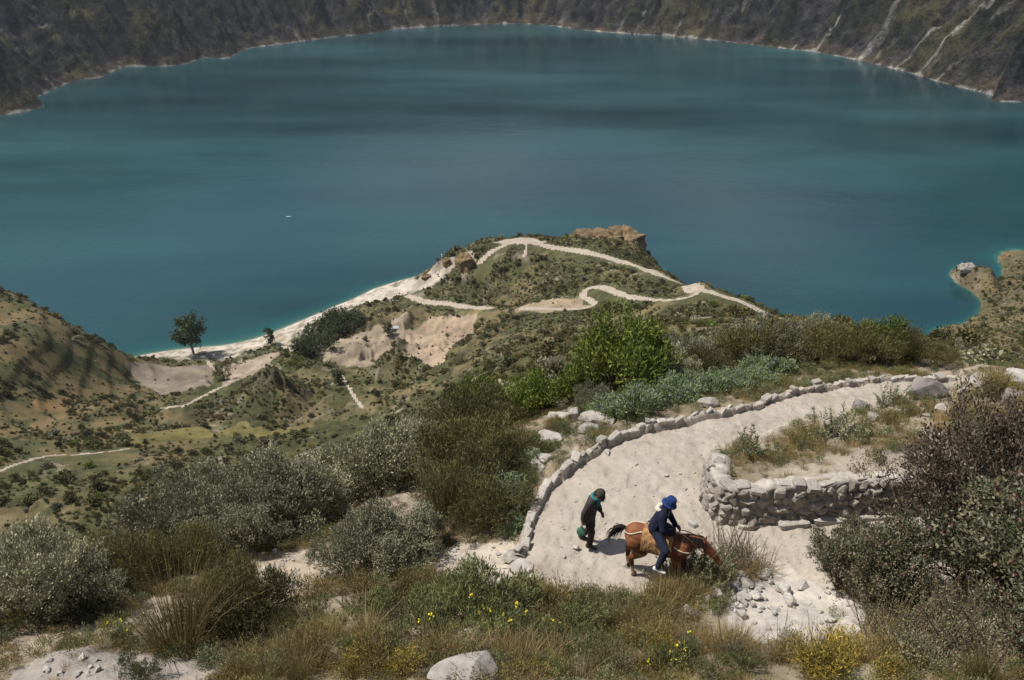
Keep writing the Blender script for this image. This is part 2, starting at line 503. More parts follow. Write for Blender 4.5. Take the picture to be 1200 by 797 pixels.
def mat_crater():
    m, t, p, o = newmat('crater_wall')
    c = attr(t, 'zone'); P = pos(t)
    n1 = noise(t, P, 0.045, 8, 0.7); n2 = noise(t, P, 0.25, 5, 0.7)
    k = math_(t, 'ADD', math_(t, 'MULTIPLY', n1, 0.6), math_(t, 'MULTIPLY', n2, 0.4))
    v = ramp(t, k, [(0.40, (0.22, 0.24, 0.27)), (0.5, (1, 1, 1)), (0.62, (2.3, 2.2, 2.0))])
    t.links.new(mixrgb(t, c, v, 1.0, 'MULTIPLY'), p.inputs['Base Color'])
    bump(t, p, k, 1.0, 16.0)
    p.inputs['Roughness'].default_value = 1.0; p.inputs['Specular IOR Level'].default_value = 0.05
    return m

M_TRAIL = mat_trail(); M_GROUND = mat_ground(); M_SAND = mat_sand(); M_WATER = mat_water(); M_CRATER = mat_crater()

#@@TERRAIN
# ------------------------------------------------------------------ the hillside
AZ = np.radians(np.concatenate([np.linspace(-62, -46, 30)[:-1], np.linspace(-46, 46, 760), np.linspace(46, 62, 30)[1:]]))
RR = np.concatenate([np.geomspace(1.2, 7.0, 16)[:-1], np.geomspace(7.0, 32, 370)[:-1], np.geomspace(32, 150, 130)[:-1], np.geomspace(150, 330, 200)[:-1], np.geomspace(330, 760, 200)])
GA, GR = np.meshgrid(AZ, RR)
GX, GY = np.sin(GA) * GR, np.cos(GA) * GR
GZ = ground(GX, GY)
nr, na = GX.shape

FIELDS = [  # polygons (u,v,z) and colour
 ([(505,378,-232),(560,368,-220),(545,405,-214),(515,432,-196),(480,425,-205),(470,398,-230)], (0.29, 0.22, 0.155)),
 ([(330,392,-247),(350,402,-245),(480,385,-236),(470,412,-226),(420,425,-228),(350,420,-240)], (0.25, 0.20, 0.145)),
 ([(180,432,-241),(250,425,-243),(250,450,-234),(190,460,-228),(150,446,-236)], (0.20, 0.165, 0.125)),
 ([(262,428,-243),(330,412,-243),(300,440,-238),(262,452,-232)], (0.27, 0.21, 0.16)),
 ([(0,345,-145),(60,370,-165),(90,395,-190),(40,392,-164),(0,368,-148)], (0.19, 0.125, 0.06)),
 ([(0,385,-148),(55,392,-168),(80,428,-190),(0,422,-152)], (0.17, 0.12, 0.065)),
 ([(150,508,-196),(300,494,-202),(360,490,-196),(380,498,-192),(300,510,-190),(160,522,-188)], (0.125, 0.108, 0.042)),
]
FIELDS += [([(436,346,-246),(470,330,-244),(505,314,-232),(530,304,-222),(552,300,-218),(556,308,-219),(530,322,-228),(505,344,-238)], (0.34, 0.30, 0.245)),
 ([(600,357,-208),(640,352,-200),(680,350,-193),(690,362,-190),(640,367,-194),(605,366,-206)], (0.26, 0.20, 0.135)),
 ([(585,278,-214),(610,274,-213),(640,282,-211),(632,289,-213),(590,290,-215)], (0.36, 0.31, 0.25))]
field_w = [(poly_from(p), c) for p, c in FIELDS]

def zone_colour(x, y, z):
    r = np.hypot(x, y); zr = z - CH
    az = np.arctan2(x, y)
    n_a = fbm(x / 3.2, y / 3.2, 5, 101); n_b = fbm(x / 45, y / 45, 5, 103); n_c = fbm(x / 9, y / 9, 4, 105)
    # near soil with litter
    near = mixc((0.32, 0.265, 0.205), (0.19, 0.155, 0.105), sstep(-0.25, 0.3, n_a))
    far = mixc((0.066, 0.066, 0.030), (0.135, 0.108, 0.056), sstep(-0.25, 0.35, n_b + 0.5 * n_c))
    far = mixc(far, (0.055, 0.058, 0.026), sstep(0.0, 0.35, n_c - 0.3 * n_b))
    far = mixc(far, (0.22, 0.185, 0.14), 0.7 * sstep(0.42, 0.6, fbm(x / 14, y / 14, 5, 107) + 0.3 * n_a))
    far = far * (1 + 0.55 * fbm(x / 4.2, y / 4.2, 4, 113) + 0.35 * n_c)[:, None]
    c = mixc(near, far, sstep(20, 60, r))
    # the left hill is browner
    lh = sstep(-0.42, -0.50, az) * sstep(250, 300, r)
    c = mixc(c, mixc((0.145, 0.11, 0.055), (0.072, 0.072, 0.034), sstep(-0.15, 0.2, n_c)), lh * 0.8)
    for poly, fc in field_w:
        m = inside(x + 3 * n_c, y + 3 * n_a, poly)
        k = sstep(-0.6, 0.3, fbm(x / 12, y / 12, 4, 109))
        c[m] = (np.array(fc) * (0.75 + 0.35 * k[m])[:, None])
    # pale cut risers on steep ground
    # beach
    wob = 2.2 * n_c + 1.5 * n_a
    beach = sstep(6.5, 2.0, z + wob) * (r > 300)
    lft = sstep(-0.02, -0.06, az)
    rgt = sstep(0.48, 0.54, az) * (r > 300)
    c = mixc(c, mixc((0.135, 0.105, 0.055), (0.075, 0.068, 0.034), sstep(-0.2, 0.3, n_c)), rgt * 0.8)
    c = mixc(c, mixc((0.43, 0.385, 0.32), (0.26, 0.22, 0.165), sstep(-0.1, 0.35, n_a + 0.4 * n_c)), beach * lft)
    # pale rock along the promontory crest
    return c

ZC = zone_colour(GX.ravel(), GY.ravel(), GZ.ravel())
# steep risers and scarps are bare: dark earth with pale streaks
dzr = np.gradient(GZ, axis=0) / np.gradient(GR, axis=0); dza = np.gradient(GZ, axis=1) / (np.gradient(GA, axis=1) * GR)
slope = np.hypot(dzr, dza).ravel(); sm = sstep(0.75, 1.25, slope) * sstep(110, 170, GR.ravel()) * sstep(-0.47, -0.42, GA.ravel())
pal = sstep(0.05, 0.35, fbm(GX.ravel() / 9, GY.ravel() / 9, 4, 111))
ZC = mixc(ZC, mixc((0.11, 0.09, 0.065), (0.25, 0.215, 0.17), pal), sm * 0.6)
idx = np.arange(nr * na).reshape(nr, na)
Fq = np.stack([idx[:-1, :-1], idx[:-1, 1:], idx[1:, 1:], idx[1:, :-1]], -1).reshape(-1, 4)
V = np.stack([GX.ravel(), GY.ravel(), GZ.ravel()], -1)
keep = V[Fq][:, :, 2].max(1) > -12
Fq = Fq[keep]
cen = V[Fq].mean(1)
isnear = np.hypot(cen[:, 0], cen[:, 1]) < 38
pmask = np.zeros(len(Fq), bool)
pmask[isnear] = path_mask(cen[isnear, 0], cen[isnear, 1])
# sandy shelf to the left of the path end
SHELF = poly_from([(622,640,-10.58),(612,672,-10.55),(575,690,-10.4),(520,680,-10.7),(470,672,-11.2),(480,650,-11.2),(520,636,-11.1),(570,634,-10.9)])
BARE = poly_from([(840,690,-10.3),(880,655,-10.4),(950,672,-10.3),(1010,692,-10.1),(1020,740,-9.8),(940,762,-9.6),(860,735,-9.9)])
BARE2 = poly_from([(285,660,-11.9),(370,635,-12.6),(395,665,-11.5),(350,705,-10.6),(300,690,-11.1)])
BARE3 = poly_from([(0,790,-9.3),(60,765,-9.7),(150,768,-9.5),(240,775,-9.3),(260,810,-8.8),(0,830,-9)])
wobn = 0.25 * fbm(V[:, 0] / 0.6, V[:, 1] / 0.6, 3, 55)
for poly, cc in ((SHELF, (0.46, 0.40, 0.33)), (BARE, (0.46, 0.425, 0.38)), (BARE2, (0.40, 0.33, 0.25)), (BARE3, (0.30, 0.27, 0.24))):
    m = inside(V[:, 0] + wobn, V[:, 1] + wobn, poly)
    ZC[m] = ZC[m] * 0.12 + np.array(cc) * 0.78
nv = np.hypot(V[:, 0], V[:, 1]) < 38
bx, by = V[nv, 0], V[nv, 1]
dpe = np.minimum(np.minimum(dist_line(bx, by, inner_w), dist_line(bx, by, poly_from(LOWER))), dist_line(bx, by, np.concatenate([outer_w])))
kf = sstep(0.55, 0.05, dpe + 0.3 * fbm(bx / 0.5, by / 0.5, 3, 57))
ZC[nv] = mixc(ZC[nv], (0.40, 0.35, 0.29), kf * 0.9)
# ------------------------------------------------------------------ quick ground lookup and pixel hits
_lr = np.log(RR); _fi = np.arange(nr); _fj = np.arange(na)
def gz(x, y):
    x = np.asarray(x, float); y = np.asarray(y, float)
    fi = np.interp(np.log(np.maximum(np.hypot(x, y), 0.5)), _lr, _fi); fj = np.interp(np.arctan2(x, y), AZ, _fj)
    i = np.clip(fi.astype(int), 0, nr - 2); j = np.clip(fj.astype(int), 0, na - 2); a = fi - i; b = fj - j
    return (GZ[i, j] * (1 - b) + GZ[i, j + 1] * b) * (1 - a) + (GZ[i + 1, j] * (1 - b) + GZ[i + 1, j + 1] * b) * a

def hits(uv):
    """first ground or lake point along each photo pixel's ray"""
    out = []; ts = np.geomspace(6.0, 2500.0, 2600)
    for u, v in uv:
        d = ray(u, v); P = d[None] * ts[:, None]
        g = np.maximum(gz(P[:, 0], P[:, 1]), 0) - CH
        g = np.where(np.hypot(P[:, 0], P[:, 1]) > 758, -CH, g)
        b = np.nonzero(P[:, 2] <= g)[0]
        i = max(b[0], 1) if len(b) else len(ts) - 1
        e0 = P[i - 1, 2] - g[i - 1]; e1 = P[i, 2] - g[i]
        f = e0 / (e0 - e1 + 1e-9)
        q = P[i - 1] + (P[i] - P[i - 1]) * f
        out.append(np.array([q[0], q[1], q[2] + CH]))
    return out

# lay each trail on the ground that the photo shows it on
def lay(p):
    a = np.array(p, float); uv = smooth_line(a[:, :2], 8); hp = np.array(hits([tuple(q) for q in uv])); r_ = np.hypot(hp[:, 0], hp[:, 1])
    want = np.hypot(*smooth_line(poly_from(p), 8).T); okk = np.abs(r_ / want - 1) < 0.14
    return [seg_ for seg_ in np.split(hp[:, :2], np.nonzero(~okk)[0]) if len(seg_) > 2] if okk.all() else [q_[1:] if k_ else q_ for k_, q_ in enumerate(np.split(hp[:, :2], np.nonzero(~okk)[0])) if len(q_) > 2]
laid = []
tmask = np.zeros(len(Fq), int)
isfar = np.hypot(cen[:, 0], cen[:, 1]) > 100
fx, fy = cen[isfar, 0], cen[isfar, 1]
for k, (ln, wd) in enumerate(trail_lines):
    d = np.full(fx.shape, 1e9)
    for sg in lay(TRAILS[k][0]):
        if len(sg) > 1: d = np.minimum(d, dist_line(fx, fy, sg)); laid.append((sg, wd))
    d = d + 0.6 * fbm(fx / 5, fy / 5, 3, 61) + 0.3 * fbm(fx / 30, fy / 30, 2, 63) * wd * 0.5
    sub = tmask[isfar]; sub[d < wd * 0.5] = k + 1; tmask[isfar] = sub

def submesh(name, faces, cols=True):
    u, inv = np.unique(faces.ravel(), return_inverse=True)
    return np_mesh(name, V[u], inv.reshape(-1, 4), True, cols={'zone': ZC[u]} if cols else None)

hill = tag(link('hillside', submesh('hillside', Fq[~pmask & (tmask == 0)]), M_GROUND), kind='structure')
path = tag(link('path', submesh('path', Fq[pmask]), M_SAND), kind='structure')
for k in range(len(trail_lines)):
    if (tmask == k + 1).sum() > 4:
        tag(link('trail', submesh('trail', Fq[tmask == k + 1]), M_TRAIL), kind='structure')

# ------------------------------------------------------------------ far crater wall and the lake
SHORE = [(0,136),(40,116),(85,96),(120,90),(145,79),(180,78),(212,76),(240,68),(268,68),(292,57),(330,52),(388,44),(430,40),(470,34),(540,30),(600,28),(640,30),(690,36),(740,40),(800,44),(860,50),(910,56),(960,62),(1010,72),(1060,84),(1100,96),(1140,106),(1170,114),(1200,120)]
sw = pix(np.array([s[0] for s in SHORE], float), np.array([s[1] for s in SHORE], float), np.full(len(SHORE), -CH))[:, :2]
left_ext = [(-1500, -60), (-1480, 120), (-1360, 420), (-1130, 690)]
right_ext = [(1240, 1180), (1420, 900), (1500, 500), (1470, 150), (1430, -60)]
shore = smooth_line(np.concatenate([np.array(left_ext), sw, np.array(right_ext)]), 40)
# resample evenly in angle
seg = np.hypot(*np.diff(shore, axis=0).T); cl = np.concatenate([[0], np.cumsum(seg)])
ss = np.linspace(0, cl[-1], 1500)
shore = np.stack([np.interp(ss, cl, shore[:, i]) for i in range(2)], -1)
tan = np.gradient(shore, axis=0); tan /= np.linalg.norm(tan, axis=1)[:, None]
ksm = np.hanning(203)[1:-1]; ksm /= ksm.sum()
nrm = np.stack([-tan[:, 1], tan[:, 0]], -1)
nrm = np.stack([np.convolve(np.pad(nrm[:, i], 100, 'edge'), ksm, 'valid') for i in range(2)], -1)
nrm /= np.linalg.norm(nrm, axis=1)[:, None]
dd = np.concatenate([[-30, -12, -4], np.linspace(0, 130, 66), np.geomspace(134, 700, 44)])
SX = shore[:, 0][None] + nrm[:, 0][None] * dd[:, None]
SY = shore[:, 1][None] + nrm[:, 1][None] * dd[:, None]
D = dd[:, None] + 0 * SX
s_al = ss[None] + 0 * SX
gul = ridged(s_al / 95 + 0.15 * fbm(SX / 60, SY / 60, 2, 9), D / 420, 4, 31)
hgt = np.where(D < 0, D * 0.6, 0.85 * D)
gul2 = ridged(s_al / 30 + 0.4 * fbm(SX / 40, SY / 40, 3, 8), D / 130, 3, 32)
hgt = hgt + np.clip(D / 45, 0, 1) * (78 * (gul - 0.6) + 40 * (gul2 - 0.6) + 16 * fbm(SX / 90, SY / 90, 4, 33) + 7 * fbm(SX / 22, SY / 22, 4, 35))
hgt = hgt + sstep(2, 30, D) * 10 * fbm(SX / 13, SY / 13, 4, 37)
hgt = np.where(hgt > 380, 380 + (hgt - 380) * 0.25, hgt)
cn = fbm(SX / 55, SY / 55, 5, 39); cn2 = fbm(SX / 15, SY / 15, 4, 43); cn3 = fbm(s_al / 40, D / 260, 4, 45)
cc = mixc((0.026, 0.029, 0.018), (0.062, 0.056, 0.030), sstep(-0.2, 0.3, cn))
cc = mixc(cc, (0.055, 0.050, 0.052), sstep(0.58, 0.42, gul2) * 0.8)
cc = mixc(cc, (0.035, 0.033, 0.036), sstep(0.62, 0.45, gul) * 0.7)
cc = mixc(cc, (0.075, 0.070, 0.026), sstep(0.36, 0.26, s_al / ss[-1]) * sstep(-0.25, 0.15, cn) * 0.9)
cc = mixc(cc, (0.10, 0.078, 0.052), sstep(24, 4, D + 18 * cn2) * 0.7)
cc = mixc(cc, (0.42, 0.40, 0.37), sstep(5, 1.5, D + 7 * cn2 + 2.5) * 0.7)
cc = mixc(cc, (0.18, 0.16, 0.14), sstep(0.45, 0.6, fbm(s_al / 22, D / 120, 4, 47)) * 0.6)
# land slides: pale streaks running straight down to the water
for uu, vv, wd, ln in ((955, 61, 5, 150), (1008, 71, 11, 70), (1050, 81, 6, 160), (1072, 88, 7, 230), (930, 58, 3, 25), (790, 43, 4, 40), (745, 40, 3, 60), (1095, 95, 4, 40)):
    p = pix(np.array(float(uu)), np.array(float(vv)), np.array(-CH))[:2]
    k = np.argmin(np.hypot(*(shore - p).T))
    off = s_al - ss[k] - 0.14 * D * (1 if uu > 1020 else 0.12) - 6 * fbm(D / 20, s_al * 0 + uu, 3, 49)
    cc = mixc(cc, (0.36, 0.34, 0.32), 1.0 * sstep(wd * .6, wd * 0.15, np.abs(off)) * 0.9 * sstep(ln, ln * 0.6, D) * (0.45 + 0.45 * sstep(-0.2, 0.3, cn2)))
ns, nd = len(ss), len(dd)
ix = np.arange(ns * nd).reshape(nd, ns)
Fw = np.stack([ix[:-1, :-1], ix[1:, :-1], ix[1:, 1:], ix[:-1, 1:]], -1).reshape(-1, 4)
wall_me = np_mesh('crater_slope', np.stack([SX.ravel(), SY.ravel(), hgt.ravel()], -1), Fw, True, cols={'zone': cc.reshape(-1, 3) * 0.80})
tag(link('crater_slope', wall_me, M_CRATER), kind='structure')

# lake surface, with the depth of the bottom below it
la = np.radians(np.linspace(-75, 75, 360)); lr = np.concatenate([np.linspace(150, 760, 200)[:-1], np.geomspace(760, 2700, 60)])
LA, LR = np.meshgrid(la, lr); LX, LY = np.sin(LA) * LR, np.cos(LA) * LR
lz = ground(LX, LY)
dep_near = np.where(LR < 860, -lz, 60)
# distance from far shore
sub = shore[::6]
df = np.full(LX.shape, 1e9)
for p in sub: df = np.minimum(df, np.hypot(LX - p[0], LY - p[1]))
depth = np.clip(np.minimum(np.maximum(dep_near, 0), df * 2.0) / 5.0, 0, 1)
il = np.arange(LX.size).reshape(LX.shape)
Fl = np.stack([il[:-1, :-1], il[:-1, 1:], il[1:, 1:], il[1:, :-1]], -1).reshape(-1, 4)
lake_me = np_mesh('lake', np.stack([LX.ravel(), LY.ravel(), 0 * LX.ravel()], -1), Fl, True, attrs={'depth': depth.ravel()})
tag(link('lake', lake_me, M_WATER), kind='structure')

#@@PLANTS
# ------------------------------------------------------------------ plant materials and meshes
def leafmat(name, cols, trans=0.25, rough=0.7, spec=0.25, var=0.35):
    m, t, p, o = newmat(name)
    r = attr(t, 'rnd', 'Fac')
    n = len(cols)
    cols = [(min(a * 1.75, .8), min(b * 1.65, .8), c_ * 1.45) for a, b, c_ in cols]
    c = ramp(t, r, [(i / max(n - 1, 1), cc) for i, cc in enumerate(cols)])
    oi = N(t, 'ShaderNodeObjectInfo').outputs['Random']
    b = ramp(t, oi, [(0, (1 - var, 1 - var, 1 - var)), (1, (1 + var, 1 + var * 0.9, 1 + var * 0.7))])
    c = mixrgb(t, c, b, 1.0, 'MULTIPLY')
    t.links.new(c, p.inputs['Base Color'])
    p.inputs['Roughness'].default_value = rough; p.inputs['Specular IOR Level'].default_value = spec
    if trans > 0:
        tr = N(t, 'ShaderNodeBsdfTranslucent'); t.links.new(c, tr.inputs[0])
        mx = N(t, 'ShaderNodeMixShader'); mx.inputs[0].default_value = trans
        t.links.new(p.outputs[0], mx.inputs[1]); t.links.new(tr.outputs[0], mx.inputs[2]); t.links.new(mx.outputs[0], o.inputs[0])
    return m

LM = {
 'silver': leafmat('silver_leaf', [(0.03, 0.036, 0.022), (0.10, 0.108, 0.075), (0.165, 0.172, 0.125), (0.235, 0.236, 0.185)], 0.12),
 'brown': leafmat('olive_brown_leaf', [(0.028, 0.029, 0.012), (0.066, 0.066, 0.027), (0.125, 0.115, 0.055)], 0.2),
 'green': leafmat('bright_green_leaf', [(0.022, 0.034, 0.008), (0.06, 0.085, 0.018), (0.14, 0.165, 0.035)], 0.2),
 'dark': leafmat('dark_shrub_leaf', [(0.014, 0.02, 0.010), (0.032, 0.042, 0.020), (0.075, 0.075, 0.05), (0.15, 0.14, 0.12)], 0.12, 0.55, 0.4),
 'dusky': leafmat('dusky_leaf', [(0.011, 0.011, 0.008), (0.027, 0.024, 0.018), (0.058, 0.046, 0.038), (0.12, 0.10, 0.09)], 0.12),
 'purple': leafmat('dried_flower_head', [(0.03, 0.018, 0.014), (0.065, 0.038, 0.03), (0.12, 0.085, 0.075)], 0.1),
 'herb': leafmat('herb_leaf', [(0.03, 0.038, 0.015), (0.078, 0.092, 0.040), (0.15, 0.16, 0.08)], 0.2),
 'straw': leafmat('straw_blade', [(0.10, 0.075, 0.035), (0.21, 0.165, 0.09), (0.34, 0.285, 0.18)], 0.3),
 'tussock': leafmat('tussock_blade', [(0.055, 0.046, 0.018), (0.12, 0.10, 0.042), (0.22, 0.18, 0.09)], 0.25),
 'lupin': leafmat('lupin_leaf', [(0.055, 0.085, 0.04), (0.10, 0.14, 0.075), (0.16, 0.19, 0.12)], 0.2),
 'violet': leafmat('lupin_flower', [(0.08, 0.085, 0.12), (0.12, 0.12, 0.175), (0.17, 0.165, 0.22)], 0.1),
 'sprig': leafmat('grey_green_sprig', [(0.045, 0.055, 0.03), (0.09, 0.105, 0.06), (0.16, 0.17, 0.11)], 0.15),
 'yellow': leafmat('yellow_petal', [(0.55, 0.36, 0.02), (0.70, 0.50, 0.03)], 0.2, var=0.1),
 'mustard': leafmat('mustard_leaf', [(0.07, 0.06, 0.02), (0.14, 0.115, 0.03), (0.28, 0.22, 0.04)], 0.25),
 'grass': leafmat('green_grass', [(0.05, 0.06, 0.016), (0.10, 0.11, 0.035), (0.19, 0.17, 0.07)], 0.25),
 'farbush': leafmat('valley_shrub_leaf', [(0.022, 0.026, 0.012), (0.05, 0.052, 0.022), (0.095, 0.085, 0.04)], 0.1, var=0.5),
 'eucal': leafmat('eucalyptus_leaf', [(0.012, 0.02, 0.010), (0.028, 0.042, 0.018), (0.06, 0.075, 0.035)], 0.12, var=0.15),
}
def barkmat(name, c):
    m, t, p, o = newmat(name)
    n = noise(t, pos(t), 30, 4)
    t.links.new(ramp(t, n, [(0.3, tuple(x * 0.6 for x in c)), (0.7, tuple(x * 1.3 for x in c))]), p.inputs['Base Color'])
    return m
M_TWIG = barkmat('twig_bark', (0.14, 0.10, 0.07)); M_PALEBARK = barkmat('pale_bark', (0.36, 0.31, 0.25))

def leaves(P, Dv, L, W, g, fold=0.0):
    """diamond leaves: base points P (n,3), unit directions Dv, lengths L, widths W; g = numpy rng"""
    n = len(P)
    a = g.normal(size=(n, 3)); s = np.cross(Dv, a); s /= np.linalg.norm(s, axis=1)[:, None] + 1e-9
    L = np.broadcast_to(L, n)[:, None]; W = np.broadcast_to(W, n)[:, None]
    mid = P + Dv * L * 0.5 + np.array([0, 0, -1]) * L * fold * 0.3
    tip = P + Dv * L + np.array([0, 0, -1]) * L * fold
    V = np.stack([P, mid + s * W * 0.5, tip, mid - s * W * 0.5], 1).reshape(-1, 3)
    F = np.arange(4 * n).reshape(n, 4)
    return V, F

def unit(v): return v / (np.linalg.norm(v, axis=-1, keepdims=True) + 1e-9)

def tubes(segs):
    """list of (p0, p1, r0, r1) -> 4-sided tapered tubes"""
    Vs = []; Fs = []; b = 0
    for p0, p1, r0, r1 in segs:
        p0 = np.asarray(p0, float); p1 = np.asarray(p1, float)
        d = unit(p1 - p0); h = np.array([1, 0, 0]) if abs(d[0]) < 0.8 else np.array([0, 1, 0])
        s = unit(np.cross(d, h)); t = np.cross(d, s)
        for p, r in ((p0, r0), (p1, r1)):
            for k in range(4):
                an = k * math.pi / 2
                Vs.append(p + (s * math.cos(an) + t * math.sin(an)) * r)
        for k in range(4):
            Fs.append((b + k, b + (k + 1) % 4, b + 4 + (k + 1) % 4, b + 4 + k))
        b += 8
    return np.array(Vs), np.array(Fs)

def bush_data(seed, R, H, nclump, nleaf, ll, lw, cr, up=0.5, low=0.12, lobes=5, fill=0.55, stem_r=0.02, droop=0.0, lobe_r=0.52):
    """clump centres over an uneven, lobed dome; leaves bundled round each clump; twigs reach the clumps"""
    g = np.random.default_rng(seed)
    lob = np.stack([g.uniform(-1, 1, lobes) * R * (1.02 - lobe_r), g.uniform(-1, 1, lobes) * R * (1.02 - lobe_r), g.uniform(0.36, 0.78, lobes) * H], -1)
    lr_ = g.uniform(0.8, 1.2, lobes) * R * lobe_r
    C = []
    while len(C) < nclump:
        k = g.integers(lobes); d = unit(g.normal(size=3))
        if d[2] < -0.55: continue
        rad = lr_[k] * (fill + (1 - fill) * g.random() ** 0.5) * g.uniform(0.85, 1.2)
        c = lob[k] + d * rad * np.array([1, 1, min(H / R, 1.3) * 0.75])
        if c[2] < low * H: c[2] = g.uniform(low, 0.4) * H
        C.append(c)
    C = np.array(C)
    P = np.repeat(C, nleaf, 0) + g.normal(size=(nclump * nleaf, 3)) * cr * 0.5
    out = unit(np.repeat(C - np.array([0, 0, 0.25 * H]), nleaf, 0))
    Dv = unit(out * 0.6 + g.normal(size=P.shape) * 0.75 + np.array([0, 0, up]))
    V, F = leaves(P, Dv, ll * g.uniform(0.6, 1.3, len(P)), lw * g.uniform(0.7, 1.2, len(P)), g, droop)
    rc = np.repeat(g.random(nclump), nleaf)
    rnd = np.clip(0.55 * rc + 0.45 * g.random(len(P)), 0, 1)
    segs = []
    ns_ = min(nclump, 70)
    for c in C[:ns_]:
        k = np.argmin(np.linalg.norm(lob - c, axis=1)); m = lob[k] * np.array([0.6, 0.6, 0.6]) + g.normal(size=3) * 0.03 * R
        segs.append((m, c, stem_r * 0.45, stem_r * 0.15))
    for k in range(lobes):
        m = lob[k] * 0.6
        segs.append((np.array([g.normal() * 0.03, g.normal() * 0.03, -0.12]), m * 0.5 + g.normal(size=3) * 0.04 * R * np.array([1, 1, 0]), stem_r, stem_r * 0.7))
        segs.append((segs[-1][1], m, stem_r * 0.7, stem_r * 0.45))
    return V, F, np.repeat(rnd, 4), segs, C

def mk(name, V, F, rnd, mat, smooth=False):
    me = np_mesh(name, V, F, smooth, attrs={'rnd': rnd}); me.materials.append(mat); return me

class Proto: pass
def bush_proto(seed, leafkey, **kw):
    V, F, rnd, segs, C = bush_data(seed, **kw)
    p = Proto(); p.parts = [('foliage', mk('foliage', V, F, rnd, LM[leafkey]))]
    tv, tf = tubes(segs); me = np_mesh('stem', tv, tf, True); me.materials.append(M_TWIG); p.parts.append(('stem', me)); p.C = C
    return p

def add_flowers(p, seed, key, n, size, name='flower_head', lift=0.05, top=True, petals=5):
    g = np.random.default_rng(seed); C = p.C
    if top: C = C[np.argsort(-C[:, 2])[:max(n, 1)]]
    else: C = C[g.choice(len(C), n)]
    P = np.repeat(C + np.array([0, 0, lift]), petals, 0) + g.normal(size=(len(C) * petals, 3)) * size * 0.25
    D_ = unit(g.normal(size=P.shape) + np.array([0, 0, 0.6]))
    V, F = leaves(P, D_, size, size * 0.8, g)
    p.parts.append((name, mk(name, V, F, np.repeat(g.random(len(P)), 4), LM[key])))
    return p

def blades_data(seed, n, H, spread, w, lean=0.5, seg=3):
    g = np.random.default_rng(seed)
    an = g.uniform(0, 2 * math.pi, n); rr = spread * 0.35 * np.sqrt(g.random(n)); ln = H * g.uniform(0.5, 1.1, n); le = np.abs(g.normal(0, lean, n))
    out = np.stack([np.cos(an), np.sin(an), 0 * an], -1); side = np.stack([-np.sin(an), np.cos(an), 0 * an], -1)
    tw = g.uniform(0, math.pi, n); side = side * np.cos(tw)[:, None] + out * np.sin(tw)[:, None]
    base = np.stack([np.cos(an) * rr, np.sin(an) * rr, 0 * an - 0.03], -1)
    Vs = []
    for k in range(seg + 1):
        f = k / seg
        c = base + np.array([0, 0, 1]) * (ln * (f - 0.18 * le * f * f))[:, None] + out * (ln * le * (0.25 * f + 0.75 * f * f))[:, None]
        ww = w * (1 - f * 0.92)
        Vs += [c - side * ww * 0.5, c + side * ww * 0.5]
    V = np.stack(Vs, 1).reshape(-1, 3); m = 2 * (seg + 1)
    b = (np.arange(n) * m)[:, None]
    F = np.concatenate([b + np.array([2 * k, 2 * k + 1, 2 * k + 3, 2 * k + 2]) for k in range(seg)])
    return V, F, np.repeat(np.clip(g.normal(0.5, 0.25, n), 0, 1), m)

def sprig_data(seed, nstem, H, spread, ll, lw, per=40, gap=0.0):
    """upright leafy shoots"""
    g = np.random.default_rng(seed); Ps = []; Ds = []; segs = []
    for k in range(nstem):
        b = np.array([g.normal() * spread * 0.3, g.normal() * spread * 0.3, 0]); h = H * g.uniform(0.55, 1.05)
        t = b + np.array([g.normal() * spread * 0.45, g.normal() * spread * 0.45, h])
        f = np.sort(g.uniform(0.15 + gap, 1, per))
        Ps.append(b + (t - b) * f[:, None] + g.normal(size=(per, 3)) * 0.008)
        an = g.uniform(0, 6.28, per); Ds.append(unit(np.stack([np.cos(an), np.sin(an), 0.5 + 0.5 * g.random(per)], -1)))
        segs.append((b - np.array([0, 0, 0.1]), t, 0.007, 0.003))
    P = np.concatenate(Ps); V, F = leaves(P, np.concatenate(Ds), ll * g.uniform(0.6, 1.2, len(P)), lw, g)
    return V, F, np.repeat(g.random(len(P)), 4), segs, P

def sprig_proto(seed, key, **kw):
    V, F, rnd, segs, P = sprig_data(seed, **kw)
    p = Proto(); p.parts = [('foliage', mk('foliage', V, F, rnd, LM[key]))]; p.C = P
    tv, tf = tubes(segs); me = np_mesh('stem', tv, tf, True); me.materials.append(M_TWIG); p.parts.append(('stem', me))
    return p

def grass_proto(seed, key, **kw):
    V, F, rnd = blades_data(seed, **kw)
    p = Proto(); p.parts = [(None, mk('tussock', V, F, rnd, LM[key]))]; return p

